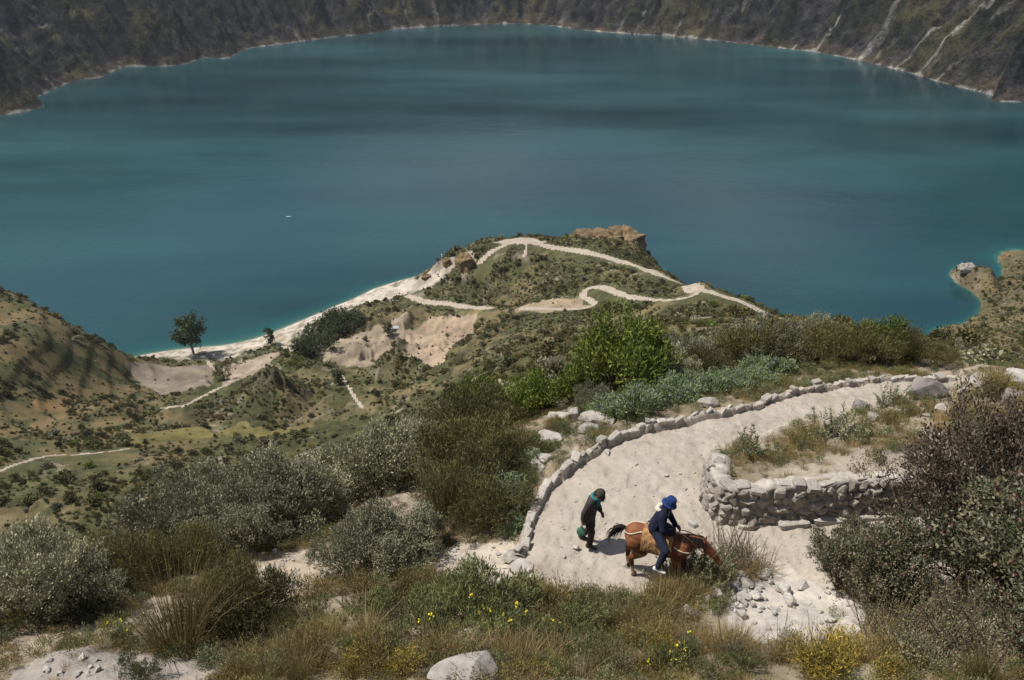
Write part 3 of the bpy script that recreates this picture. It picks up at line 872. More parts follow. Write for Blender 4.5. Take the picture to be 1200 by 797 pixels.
PR = {
 'silver': [bush_proto(10 + i, 'silver', R=1.0, H=1.35, nclump=560, nleaf=26, ll=0.058, lw=0.023, cr=0.085, up=1.1, lobes=20, fill=0.72, lobe_r=0.32) for i in range(3)],
 'brown': [bush_proto(20 + i, 'brown', R=0.8, H=1.1, nclump=320, nleaf=22, ll=0.10, lw=0.016, cr=0.14, up=1.2, lobes=12, fill=0.55, lobe_r=0.36) for i in range(3)],
 'green': [bush_proto(30 + i, 'green', R=0.8, H=1.4, nclump=260, nleaf=14, ll=0.12, lw=0.034, cr=0.15, up=0.7, lobes=12, fill=0.5, lobe_r=0.38) for i in range(2)],
 'dark': [add_flowers(bush_proto(40 + i, 'dark', R=1.0, H=1.7, nclump=300, nleaf=20, ll=0.062, lw=0.030, cr=0.10, up=0.5, lobes=24, fill=0.35, stem_r=0.032, lobe_r=0.30), 400 + i, 'purple', 110, 0.055, 'flower_head', 0.02, False, 9) for i in range(3)],
 'dusky': [bush_proto(140 + i, 'dusky', R=1.0, H=1.7, nclump=420, nleaf=18, ll=0.05, lw=0.02, cr=0.10, up=0.9, lobes=26, fill=0.3, stem_r=0.03, lobe_r=0.30) for i in range(2)],
 'herb': [bush_proto(50 + i, 'herb', R=0.45, H=0.42, nclump=120, nleaf=22, ll=0.07, lw=0.012, cr=0.07, up=1.2, lobes=9, fill=0.4, stem_r=0.008, lobe_r=0.36) for i in range(3)],
 'drybush': [bush_proto(60 + i, 'tussock', R=0.45, H=0.42, nclump=110, nleaf=18, ll=0.08, lw=0.010, cr=0.10, up=1.0, lobes=5, fill=0.4, stem_r=0.008) for i in range(2)],
 'flowerherb': [add_flowers(bush_proto(70 + i, 'herb', R=0.35, H=0.4, nclump=70, nleaf=20, ll=0.07, lw=0.012, cr=0.09, up=1.0, lobes=4, fill=0.4, stem_r=0.008), 700 + i, 'yellow', 4, 0.035, 'flower_head', 0.12, True, 6) for i in range(2)],
 'mustard': [bush_proto(75 + i, 'mustard', R=0.4, H=0.4, nclump=90, nleaf=18, ll=0.06, lw=0.014, cr=0.09, up=1.0, lobes=4, fill=0.4, stem_r=0.008) for i in range(2)],
 'straw': [grass_proto(80 + i, 'straw', n=260, H=0.48, spread=0.5, w=0.007, lean=0.45) for i in range(3)],
 'tussock': [grass_proto(90 + i, 'tussock', n=520, H=0.95, spread=0.7, w=0.008, lean=0.38, seg=4) for i in range(2)],
 'lupin': [add_flowers(bush_proto(95 + i, 'lupin', R=0.5, H=0.4, nclump=90, nleaf=16, ll=0.075, lw=0.028, cr=0.09, up=0.8, lobes=5, fill=0.4, stem_r=0.008), 900 + i, 'violet', 8, 0.04, 'flower_spike', 0.05, True, 8) for i in range(2)],
 'sprig': [sprig_proto(100 + i, 'sprig', nstem=16, H=0.7, spread=0.38, ll=0.07, lw=0.022, per=44) for i in range(3)],
 'thin': [sprig_proto(110 + i, 'sprig', nstem=26, H=0.75, spread=0.5, ll=0.035, lw=0.012, per=20) for i in range(2)],
 'farshrub': [bush_proto(120 + i, 'farbush', R=1.0, H=1.1, nclump=60, nleaf=7, ll=0.34, lw=0.22, cr=0.30, up=0.4, lobes=5, fill=0.75, stem_r=0.03) for i in range(4)],
 'fargrey': [bush_proto(130 + i, 'silver', R=1.0, H=1.1, nclump=60, nleaf=7, ll=0.34, lw=0.20, cr=0.30, up=0.4, lobes=5, fill=0.75, stem_r=0.03) for i in range(2)],
}

def place(name, key, pts, label, cat, group, size, parts=True, sink=0.03, tilt=0.10):
    """pts: (u, v) photo pixels of the root, or (u, v, scale)"""
    hs = hits([(q[0], q[1]) for q in pts])
    for q, h in zip(pts, hs):
        sc = KS * size * (q[2] if len(q) > 2 else 1.0) * random.uniform(0.88, 1.14)
        plant(name, key, (h[0], h[1], h[2] - sink * sc), sc, label, cat, group, parts, tilt)

def plant(name, key, loc, sc, label, cat, group, parts=True, tilt=0.10):
    pr = random.choice(PR[key])
    sv = (sc * random.uniform(0.92, 1.1), sc * random.uniform(0.92, 1.1), sc * random.uniform(0.88, 1.12))
    rot = (random.gauss(0, tilt), random.gauss(0, tilt), random.uniform(0, 6.28))
    if len(pr.parts) == 1:
        o = link(name, pr.parts[0][1]); o.location = loc; o.rotation_euler = rot; o.scale = sv
    else:
        o = empty(name, loc); o.rotation_euler = rot; o.scale = sv
        for nm, me in pr.parts:
            q = link(nm, me, None, o)
            if nm.startswith('flower'): q['kind'] = 'stuff'
    return tag(o, label, cat, group)

def jit(pts, n, du, dv, s0=0.8, s1=1.2):
    out = []
    for q in pts:
        for k in range(n):
            out.append((q[0] + random.uniform(-du, du), q[1] + random.uniform(-dv, dv), (q[2] if len(q) > 2 else 1) * random.uniform(s0, s1)))
    return out

SP_ = [(205,640,1.2),(262,655,1.0),(240,622,1.2),(292,640,1.2),(330,622,1.25),(365,612,1.1),(300,604,1.2),(395,590,1.3),(436,580,1.45),(470,572,1.3),(420,562,1.2),(356,590,1.1),(195,612,1.0),(488,556,1.1)]
place('silver_bush', 'silver', SP_, 'silvery grey-leaved bush in the dense thicket below the bare sandy patch', 'bush', 'silver bushes of the thicket on the left slope', 1.05)
place('silver_bush', 'silver', [(60,712,1.0),(30,725,0.95),(95,720,0.85),(8,705,0.9),(120,712,0.6)], 'silvery bush with dark shaded side beside the big straw tussock', 'bush', 'silver bushes beside the large tussock', 1.0)
place('silver_bush', 'silver', [(430,668,0.85),(466,662,0.85),(488,650,0.6),(404,672,0.6)], 'rounded silvery bush beside the sandy shelf where the stone kerb ends', 'bush', 'silver bushes beside the sandy shelf', 0.95)
place('brown_shrub', 'brown', [(530,560,1.2),(560,585,1.15),(590,566,1.0),(545,610,1.0),(510,590,1.1),(570,540,1.2),(600,540,0.9),(585,610,0.8),(520,530,1.3),(548,520,1.3),(560,625,0.7),(500,556,1.1)], 'olive-brown fine-twigged shrub between the silver thicket and the stone kerb', 'shrub', 'olive-brown shrubs outside the kerb', 1.05)
place('brown_shrub', 'brown', [(265,735,0.9),(300,730,0.85),(150,690,0.9),(180,672,1.0),(225,672,1.0),(280,700,0.8),(135,680,0.9),(320,742,0.6)], 'olive-brown twiggy shrub growing behind and beside the large straw tussock', 'shrub', 'olive-brown shrubs round the large tussock', 0.9)
place('grey_shrub', 'silver', [(650,440,1.0),(690,450,1.0),(800,437,1.2),(850,432,1.3),(890,426,1.3),(930,424,1.3),(690,480,0.6),(780,448,0.9),(960,424,1.1)], 'grey-leaved bush on the slope beyond the lupin bank', 'bush', 'grey bushes beyond the lupin bank', 0.95)
place('green_bush', 'green', [(505,478,0.9),(535,470,0.9),(560,466,0.9),(590,470,0.8),(540,500,1.0),(520,486,1.1),(560,488,1.1),(640,482,1.0),(622,490,1.0),(668,474,0.9),(727,462,1.45),(746,458,1.3),(712,460,1.1)], 'bright green leafy bush standing among the shrubs below the kerb', 'bush', 'bright green bushes below the kerb', 1.15)
place('green_bush', 'green', [(1030,424,1.3),(1000,420,1.2),(1050,426,1.0),(975,418,1.0)], 'yellow-green bush on the ridge just above the bay', 'bush', 'yellow-green bushes on the ridge', 0.8)
place('brown_shrub', 'brown', [(870,430,1.2),(910,428,1.2),(1020,430,1.2),(985,426,1.3),(1060,428,1.1),(770,440,1.0),(700,462,0.9),(600,500,1.0),(830,440,1.0),(950,426,1.2),(1100,430,0.8)], 'brownish bush on the slope behind the far stretch of kerb', 'shrub', 'brown bushes behind the far kerb', 0.95)
place('dusky_shrub', 'dusky', [(1095,650,1.15),(1150,640,1.35),(1200,640,1.5),(1120,610,1.0),(1190,590,1.2)], 'tall dusky purple-brown shrub topping the dark thicket beside the lower path', 'shrub', 'tall dusky shrubs beside the lower path', 1.0)
place('dark_shrub', 'dark', [(1165,700,1.2),(1210,720,1.3),(1200,770,1.0),(1135,690,1.0),(1190,660,1.2)], 'tall dark-leaved shrub in the deep green heart of the thicket beside the lower path', 'shrub', 'tall dark shrubs beside the lower path', 0.98)
place('dark_shrub', 'dark', [(985,690,0.8),(1020,705,0.9),(1050,700,0.85),(968,668,0.42),(1000,655,0.55)], 'airy dark shrub with small grey leaves at the edge of the white gravel', 'shrub', 'airy shrubs at the white gravel', 0.9)
place('twiggy_shrub', 'thin', jit([(1060,730),(1090,745),(1040,750),(1110,720),(1130,760),(1080,780),(1160,780)], 2, 14, 10, 1.0, 1.5), 'thin grey twiggy shrub below the dark thicket', 'shrub', 'grey twiggy shrubs below the dark thicket', 0.95)
place('herb_clump', 'herb', [(520,722,1.3),(550,728,1.4),(580,722,1.5),(610,715,1.1),(450,728,1.0),(480,715,1.0),(555,700,1.3),(500,745,1.0),(600,745,0.9),(640,760,0.9),(680,740,1.0),(700,728,0.8),(660,722,0.9),(710,780,0.9),(690,770,0.8),(400,745,0.8),(360,735,0.9),(340,745,0.9),(170,792,0.8),(640,790,0.7),(740,720,0.8),(460,760,0.8),(420,775,0.8),(560,760,0.9),(870,790,0.7),(840,795,0.7),(780,790,0.7)], 'feathery green herb clump on the dry bank in the foreground', 'herb', 'green herb clumps on the foreground bank', 1.0)
place('dry_bush', 'drybush', [(430,705,1.2),(380,700,0.9),(655,712,1.2),(640,722,1.0),(750,740,0.9),(765,710,0.9),(800,735,0.8),(620,700,0.8),(470,700,1.0),(520,700,0.9),(760,760,0.8),(900,775,0.8),(440,790,1.0),(500,775,0.9),(370,770,0.9),(1030,780,0.8),(960,782,0.7),(650,735,0.8)], 'small brown dried-up bush on the foreground bank', 'bush', 'dried bushes on the foreground bank', 1.0)
place('flowering_herb', 'flowerherb', [(565,735,1.0),(595,748,1.0),(502,752,0.9),(640,745,0.8),(145,752,0.9),(780,785,0.9),(800,778,0.8)], 'green herb with a few bright yellow flowers', 'herb', 'yellow-flowered herbs', 1.0)
place('mustard_herb', 'mustard', [(985,790,1.1),(1000,775,0.9),(960,795,0.9),(790,775,0.8),(770,790,0.8),(440,782,0.9),(430,760,0.7),(1025,795,0.8),(480,790,0.7),(405,790,0.7)], 'mustard-yellow low herb on the foreground bank', 'herb', 'mustard-yellow herbs', 0.95)
place('large_tussock', 'tussock', [(210,758,1.4)], 'large straw-coloured grass tussock fanning out in front of the brown shrubs', 'tussock', None, 1.0)
place('grass_tussock', 'tussock', [(280,800,0.7),(310,805,0.7),(350,800,0.6),(700,738,0.6),(745,722,0.5),(1150,805,0.8)], 'pale straw grass tussock rooted low on the foreground bank', 'tussock', 'straw tussocks on the foreground bank', 0.9)
place('straw_grass', 'straw', jit([(800,700),(785,712),(808,688),(838,676),(872,668),(855,672),(770,716),(740,745),(850,760),(880,765),(820,765),(790,750),(920,775),(700,790),(600,780),(480,770),(350,780),(420,745),(330,780),(650,775),(540,770),(1000,770),(380,750)], 3, 22, 10), 'tuft of dry golden grass on the bank between path and foreground', 'tussock', 'golden grass tufts on the bank', 0.95)
place('thorny_bush', 'sprig', [(800,672,1.0),(820,680,1.1),(785,668,0.9),(835,690,0.9),(845,672,0.9),(810,692,0.8)], 'grey-green bush in front of the horse on the path edge', 'bush', 'grey-green bushes in front of the horse', 0.9)
place('thin_shrub', 'thin', [(850,650,1.1),(862,655,1.0),(875,662,0.9),(845,662,0.9),(890,668,0.8)], 'thin leafless-looking grey shrub beside the horse head', 'shrub', 'thin grey shrubs beside the horse', 0.85)
place('dry_stalks', 'thin', jit([(780,745),(915,762),(660,712),(700,735),(470,735),(600,722),(850,775),(730,790),(300,760),(420,715),(560,790),(960,775)], 2, 12, 8, 0.6, 1.0), 'thin upright dry-stemmed weed on the foreground bank', 'weed', 'dry-stemmed weeds on the foreground bank', 0.8)
# raised island between the two legs of the path
place('upright_sprig', 'sprig', [(878,536,1.1),(906,540,0.9),(852,540,0.5),(990,515,1.3),(975,510,1.1),(960,520,0.9),(1005,522,1.1),(1045,474,0.95),(1038,476,0.8),(1062,478,0.6),(1030,478,0.5),(940,528,0.7)], 'upright grey-green shrub on the raised island above the dry-stone wall', 'shrub', 'upright shrubs on the island', 0.95)
place('straw_grass', 'straw', jit([(870,542),(900,535),(930,532),(960,532),(990,530),(1020,525),(1040,515),(855,545),(945,520),(1010,505),(1060,510)], 3, 14, 7, 0.5, 0.85), 'tuft of dry golden grass on the raised island above the dry-stone wall', 'tussock', 'golden grass tufts on the island', 0.75)
place('dry_bush', 'drybush', [(935,522,0.9),(950,515,0.9),(1020,512,0.9),(1045,505,0.8),(1060,525,0.8),(925,535,0.7)], 'small brown dried-up bush on the raised island', 'bush', 'dried bushes on the island', 0.95)
place('straw_grass', 'straw', jit([(1120,490),(1150,480),(1180,490),(1190,465),(1165,500),(1140,505),(1100,500)], 3, 16, 8, 0.7, 1.1), 'tuft of dry golden grass among the pale boulders', 'tussock', 'golden grass tufts among the boulders', 0.85)
place('dry_bush', 'drybush', [(1170,470,1.2),(1165,465,1.2),(1120,495,1.0),(1190,500,1.2),(1195,480,1.0)], 'brown dried-up bush among the pale boulders', 'bush', 'dried bushes among the boulders', 0.95)
# lupin bank outside the kerb
place('lupin', 'lupin', jit([(740,484),(770,478),(800,470),(830,463),(860,456),(890,448),(915,442),(850,448),(820,455),(790,465),(760,472),(880,440),(720,486)], 3, 14, 5, 0.8, 1.2), 'lupin with pale violet spikes on the bank above the far kerb', 'lupin', 'lupins on the bank beyond the kerb', 1.0)
place('lupin', 'lupin', jit([(596,590),(604,575),(600,605),(590,620),(610,555),(585,555),(605,535),(592,580)], 2, 12, 8, 0.7, 1.1), 'lupin with pale violet spikes beside the left bend of the kerb', 'lupin', 'lupins beside the left bend of the kerb', 0.9)
place('herb_clump', 'herb', jit([(690,488),(660,505),(640,530),(620,560),(606,600),(700,495),(735,490),(940,436),(970,432)], 2, 10, 5, 0.6, 1.0), 'feathery green herb clump among the pale boulders outside the kerb', 'herb', 'green herb clumps outside the kerb', 0.85)
#@@STUFF
# ------------------------------------------------------------------ uncounted growth: geometry-node scatters
def scatter(name, P, scl, pick, meshes, label, cat):
    n = len(P)
    me = bpy.data.meshes.new(name); me.vertices.add(n); me.vertices.foreach_set('co', np.asarray(P, np.float32).ravel())
    a = me.attributes.new('scl', 'FLOAT', 'POINT'); a.data.foreach_set('value', np.asarray(scl, np.float32))
    a = me.attributes.new('pick', 'INT', 'POINT'); a.data.foreach_set('value', np.asarray(pick, np.int32))
    g = np.random.default_rng(n); ro = np.stack([g.normal(0, 0.1, n), g.normal(0, 0.1, n), g.uniform(0, 6.28, n)], -1)
    a = me.attributes.new('rot', 'FLOAT_VECTOR', 'POINT'); a.data.foreach_set('vector', ro.astype(np.float32).ravel())
    o = link(name, me)
    ng = bpy.data.node_groups.new(name, 'GeometryNodeTree')
    ng.interface.new_socket('Geometry', in_out='INPUT', socket_type='NodeSocketGeometry'); ng.interface.new_socket('Geometry', in_out='OUTPUT', socket_type='NodeSocketGeometry')
    gi = ng.nodes.new('NodeGroupInput'); go = ng.nodes.new('NodeGroupOutput')
    ip = ng.nodes.new('GeometryNodeInstanceOnPoints'); g2i = ng.nodes.new('GeometryNodeGeometryToInstance')
    for m in reversed(meshes):
        src = bpy.data.objects.new(name + '_leafage', m)
        oi = ng.nodes.new('GeometryNodeObjectInfo'); oi.inputs['Object'].default_value = src
        ng.links.new(oi.outputs['Geometry'], g2i.inputs[0])
    def na_(nm, ty):
        x = ng.nodes.new('GeometryNodeInputNamedAttribute'); x.data_type = ty; x.inputs['Name'].default_value = nm
        return x.outputs['Attribute']
    ip.inputs['Pick Instance'].default_value = True
    ng.links.new(gi.outputs[0], ip.inputs['Points']); ng.links.new(g2i.outputs[0], ip.inputs['Instance'])
    ng.links.new(na_('pick', 'INT'), ip.inputs['Instance Index']); ng.links.new(na_('rot', 'FLOAT_VECTOR'), ip.inputs['Rotation']); ng.links.new(na_('scl', 'FLOAT'), ip.inputs['Scale'])
    ng.links.new(ip.outputs[0], go.inputs[0])
    md = o.modifiers.new('scatter', 'NODES'); md.node_group = ng
    return tag(o, label, cat, kind='stuff')

def sample(n, r0, r1, a0, a1, seed):
    g = np.random.default_rng(seed)
    a = np.radians(g.uniform(a0, a1, n)); r = np.sqrt(g.uniform(r0 * r0, r1 * r1, n))
    return np.sin(a) * r, np.cos(a) * r, g

TUFT = [blades_data(300 + i, 46, 0.26, 0.28, 0.008, 0.5, 2) for i in range(3)]
tuft_m = [mk('tuft', *TUFT[0], LM['straw']), mk('tuft', *TUFT[1], LM['tussock']), mk('tuft', *TUFT[2], LM['grass'])]
def small_bush(seed, key, **kw):
    V_, F_, r_, s_, c_ = bush_data(seed, **kw); return mk('leafage', V_, F_, r_, LM[key])
lowm = [small_bush(320, 'herb', R=0.3, H=0.22, nclump=40, nleaf=12, ll=0.06, lw=0.012, cr=0.08, up=0.9, lobes=4, fill=0.3),
        small_bush(321, 'tussock', R=0.3, H=0.22, nclump=40, nleaf=12, ll=0.06, lw=0.010, cr=0.08, up=0.9, lobes=4, fill=0.3),
        small_bush(322, 'sprig', R=0.3, H=0.25, nclump=40, nleaf=12, ll=0.05, lw=0.015, cr=0.08, up=0.9, lobes=4, fill=0.3)]
x, y, g = sample(52000, 6.5, 32, -48, 48, 1)
ok = ~path_mask(x, y)
for poly in (SHELF, BARE, BARE2, BARE3): ok &= ~(inside(x, y, poly) & (g.random(len(x)) < 0.93))
dn = fbm(x / 1.6, y / 1.6, 3, 201)
ok &= (g.random(len(x)) < 0.07 + 0.75 * sstep(-0.05, 0.38, dn)) & (dist_line(x, y, outer_w) > 0.22) & (dist_line(x, y, wall_w) > 0.25)
x, y = x[ok], y[ok]; n_ = len(x); z = gz(x, y)
kind = g.choice(6, n_, p=[0.36, 0.20, 0.06, 0.12, 0.16, 0.10])
scatter('grass_cover', np.stack([x, y, z - 0.01], -1), g.uniform(0.45, 1.1, n_), kind, tuft_m + lowm, 'patchy dry grass and low herbs covering the ground round the path', 'grass')

x, y, g = sample(60000, 10, 32, -20, 48, 9)
ok = path_mask(x, y) & (g.random(len(x)) < 0.12 + 0.6 * sstep(0.0, 0.4, fbm(x / 0.8, y / 0.8, 3, 209))); x, y = x[ok], y[ok]; n_ = len(x)
def grit(seed):
    gg = np.random.default_rng(seed); Vg = unit(gg.normal(size=(6, 3))) * 0.5; Vg = np.array([(.5, 0, 0), (-.5, .1, 0), (0, .5, .05), (.1, -.5, 0), (0, 0, .4), (0, .1, -.4)]) * gg.uniform(.7, 1.2, (6, 1))
    return Vg, np.array([(0, 2, 4), (2, 1, 4), (1, 3, 4), (3, 0, 4), (2, 0, 5), (1, 2, 5), (3, 1, 5), (0, 3, 5)])
M_GRIT = plain_grit = newmat('path_grit')[0]; M_GRIT.node_tree.nodes['Principled BSDF'].inputs['Base Color'].default_value = (0.30, 0.265, 0.22, 1)
gm = []
for k in range(3):
    me = np_mesh('grit', *grit(70 + k), False); me.materials.append(M_GRIT); gm.append(me)
scatter('path_gravel', np.stack([x, y, gz(x, y) + 0.004], -1), g.uniform(0.012, 0.045, n_) * (1 + 1.0 * (g.random(n_) < 0.04)), g.integers(0, 3, n_), gm, 'loose grit and gravel strewn over the sandy path', 'gravel')

# shrubs on the drop below the kerb and in the corridor (r 24 .. 120)
farm = [p.parts[0][1] for p in PR['farshrub']] + [p.parts[0][1] for p in PR['fargrey']]
green_far = small_bush(330, 'green', R=1.0, H=1.1, nclump=60, nleaf=7, ll=0.34, lw=0.16, cr=0.3, up=0.6, lobes=5, fill=0.7)
brown_far = small_bush(331, 'brown', R=1.0, H=1.0, nclump=70, nleaf=8, ll=0.32, lw=0.08, cr=0.3, up=0.9, lobes=5, fill=0.6)
straw_far = small_bush(332, 'tussock', R=1.0, H=0.5, nclump=60, nleaf=8, ll=0.35, lw=0.07, cr=0.3, up=0.9, lobes=5, fill=0.4)
farm2 = farm + [green_far, brown_far, straw_far]
x, y, g = sample(11000, 32, 130, -46, 46, 2)
dn = fbm(x / 9, y / 9, 4, 203)
ok = (g.random(len(x)) < 0.25 + 0.7 * sstep(-0.25, 0.3, dn)); x, y = x[ok], y[ok]; n_ = len(x)
scatter('slope_scrub', np.stack([x, y, gz(x, y) - 0.1], -1), g.uniform(0.3, 0.9, n_) * (0.9 - 0.1 * sstep(30, 90, np.hypot(x, y))), g.choice(9, n_, p=[.12, .12, .11, .11, .07, .07, .05, .2, .15]), farm2, 'dense mixed scrub covering the steep slope below the path', 'scrub')

# scrub across the valley and the promontory
x, y, g = sample(170000, 130, 700, -46, 46, 3)
z = gz(x, y)
dt = np.full(len(x), 1e9)
rr_ = np.hypot(x, y)
for ln, wd in laid:
    for k in (0, 5, 10): dt = np.minimum(dt, dist_line(x + x / rr_ * k, y + y / rr_ * k, ln) - wd * 0.5)   # kept low on the near side of the trodden ground
ok = (z > np.where(np.arctan2(x, y) > 0.45, 1.5, 4.5)) & (dt > 2.4)
for poly, fc in field_w: ok &= ~(inside(x, y, poly) & (g.random(len(x)) < 0.94))
dn = fbm(x / 34, y / 34, 3, 205) + 0.6 * fbm(x / 9, y / 9, 3, 207)
fr = (z - CH) / 9.0; fr = fr - np.floor(fr)
ok &= g.random(len(x)) < 0.13 + 1.0 * sstep(-0.04, 0.22, dn) + 0.3 * (fr > 0.78) + 0.35 * ((np.arctan2(x, y) > -0.12) & (rr_ > 370)) + sum(0.7 * (np.hypot(x - c_[0], y - c_[1]) < R_ * 1.15) for c_, R_, H_ in HILLOCKS)
x, y, z, dn = x[ok], y[ok], z[ok], dn[ok]; n_ = len(x)
sc = g.uniform(0.3, 0.95, n_) * (0.8 + 1.3 * (g.random(n_) < 0.07))
# the largest in view stand as things of their own
order = np.argsort(-(sc / np.hypot(x, y)) * (dn > 0.0))
big = order[:200]; rest = order[200:]
scatter('valley_scrub', np.stack([x, y, z - 0.15], -1)[rest], sc[rest], g.choice(9, len(rest), p=[.13, .13, .12, .12, .05, .05, .05, .17, .18]), farm2, 'low scrub dotted over the valley floor and promontory', 'scrub')
for k in big:
    plant('valley_shrub', 'farshrub', (x[k], y[k], z[k] - 0.15), sc[k] * 1.15, 'dark rounded shrub dotting the far valley slope', 'shrub', 'dark shrubs on the far valley slopes')
#@@OBJECTS
# ------------------------------------------------------------------ stones
def stonemat(name, c, var=0.25, sc=7.0, warm=(0.30, 0.26, 0.20)):
    m, t, p, o = newmat(name)
    tc = N(t, 'ShaderNodeTexCoord').outputs['Object']
    oi = N(t, 'ShaderNodeObjectInfo').outputs['Random']
    P = N(t, 'ShaderNodeVectorMath', operation='ADD'); t.links.new(tc, P.inputs[0])
    cx = N(t, 'ShaderNodeCombineXYZ'); t.links.new(math_(t, 'MULTIPLY', oi, 37.0), cx.inputs[0]); t.links.new(cx.outputs[0], P.inputs[1])
    n = noise(t, P.outputs[0], sc, 6, 0.65); n2 = noise(t, P.outputs[0], sc * 0.35, 3, 0.5)
    k = ramp(t, n, [(0.28, tuple(x * 0.55 for x in c)), (0.5, c), (0.72, tuple(min(x * 1.3, 0.75) for x in c))])
    k = mixrgb(t, k, warm, ramp(t, n2, [(0.52, (0, 0, 0)), (0.75, (0.6, 0.6, 0.6))]))
    b = ramp(t, oi, [(0, (1 - var,) * 3), (1, (1 + var, 1 + var * 0.95, 1 + var * 0.88))])
    t.links.new(mixrgb(t, k, b, 1.0, 'MULTIPLY'), p.inputs['Base Color'])
    bump(t, p, n, 0.6, 0.04); p.inputs['Roughness'].default_value = 0.95; p.inputs['Specular IOR Level'].default_value = 0.2
    return m
M_STONE = stonemat('wall_stone', (0.25, 0.225, 0.195)); M_CAP = stonemat('pale_cap_stone', (0.35, 0.32, 0.28), 0.2)
M_PALE = stonemat('pale_boulder', (0.33, 0.30, 0.265), 0.2, 3.0); M_GREYB = stonemat('grey_boulder', (0.17, 0.155, 0.15), 0.1, 3.0); M_WHITER = stonemat('white_rubble', (0.40, 0.38, 0.345), 0.2)
M_OUTC = stonemat('outcrop_rock', (0.17, 0.12, 0.065), 0.15, 9.0, (0.16, 0.10, 0.035)); M_OUTP = stonemat('pale_outcrop_rock', (0.36, 0.33, 0.29), 0.15, 0.25)

def rock_mesh(name, seed, mat, npts=18, box=0.55, flat=True):
    """convex faceted stone about 1 x 1 x 1, blocky (box -> 1) or rounded (box -> 0)"""
    g = np.random.default_rng(seed); d = unit(g.normal(size=(npts, 3)))
    cube = d / np.abs(d).max(1, keepdims=True)
    P = (d * (1 - box) + cube * box * 0.85) * 0.5 * g.uniform(0.86, 1.06, (npts, 1))
    bm = bmesh.new()
    for q in P: bm.verts.new(q)
    r = bmesh.ops.convex_hull(bm, input=bm.verts)
    bmesh.ops.delete(bm, geom=[v for v in bm.verts if not v.link_faces], context='VERTS')
    bmesh.ops.recalc_face_normals(bm, faces=bm.faces)
    me = bm_mesh(name, bm); me.materials.append(mat); return me

def boulder_mesh(name, seed, mat, npts=15, rough=0.10, cuts=4):
    """weathered boulder: angular hull, finely divided and broken up by noise"""
    g = np.random.default_rng(seed); bm = bmesh.new()
    for q in unit(g.normal(size=(npts, 3))) * 0.5 * g.uniform(0.85, 1.08, (npts, 1)): bm.verts.new(q)
    bmesh.ops.convex_hull(bm, input=bm.verts)
    bmesh.ops.delete(bm, geom=[v for v in bm.verts if not v.link_faces], context='VERTS')
    bmesh.ops.subdivide_edges(bm, edges=bm.edges[:], cuts=cuts, use_grid_fill=True)
    bmesh.ops.smooth_vert(bm, verts=bm.verts[:], factor=0.35, use_axis_x=True, use_axis_y=True, use_axis_z=True)
    bmesh.ops.recalc_face_normals(bm, faces=bm.faces)
    co = np.array([v.co[:] for v in bm.verts])
    nn = fbm(co[:, 0] * 6 + co[:, 2] * 4.1 + seed, co[:, 1] * 6 - co[:, 2] * 3.3, 4, seed)
    for v, k in zip(bm.verts, nn): v.co = v.co * (1 + rough * float(k))
    me = bm_mesh(name, bm, False); me.materials.append(mat); return me

def block_mesh(name, seed, mat, jit_=0.13, bev=0.09):
    g = random.Random(seed); bm = bmesh.new(); bmesh.ops.create_cube(bm, size=1.0)
    for v in bm.verts: v.co = Vector([c * g.uniform(1 - 2 * jit_, 1.04) for c in v.co])
    bmesh.ops.bevel(bm, geom=bm.edges[:], offset=bev, segments=1, affect='EDGES')
    for v in bm.verts: v.co += Vector([g.gauss(0, 0.012) for _ in range(3)])
    me = bm_mesh(name, bm); me.materials.append(mat); return me
ST = [block_mesh('stone', 500 + i, M_STONE, 0.16, 0.10) for i in range(9)]
SC_ = [block_mesh('stone', 520 + i, M_CAP) for i in range(8)]
RB = [rock_mesh('rubble', 540 + i, M_WHITER, 16, 0.35) for i in range(6)]

def arc(line):
    s_ = np.concatenate([[0], np.cumsum(np.hypot(*np.diff(line, axis=0).T))])
    def at(s):
        s = min(max(s, 0), s_[-1] - 1e-6); i = min(np.searchsorted(s_, s, 'right') - 1, len(line) - 2)
        f = (s - s_[i]) / (s_[i + 1] - s_[i] + 1e-9); p = line[i] + (line[i + 1] - line[i]) * f
        a = max(i - 2, 0); b = min(i + 3, len(line) - 1); t = line[b] - line[a]; t = t / np.hypot(*t)
        return p, t
    return at, s_[-1]

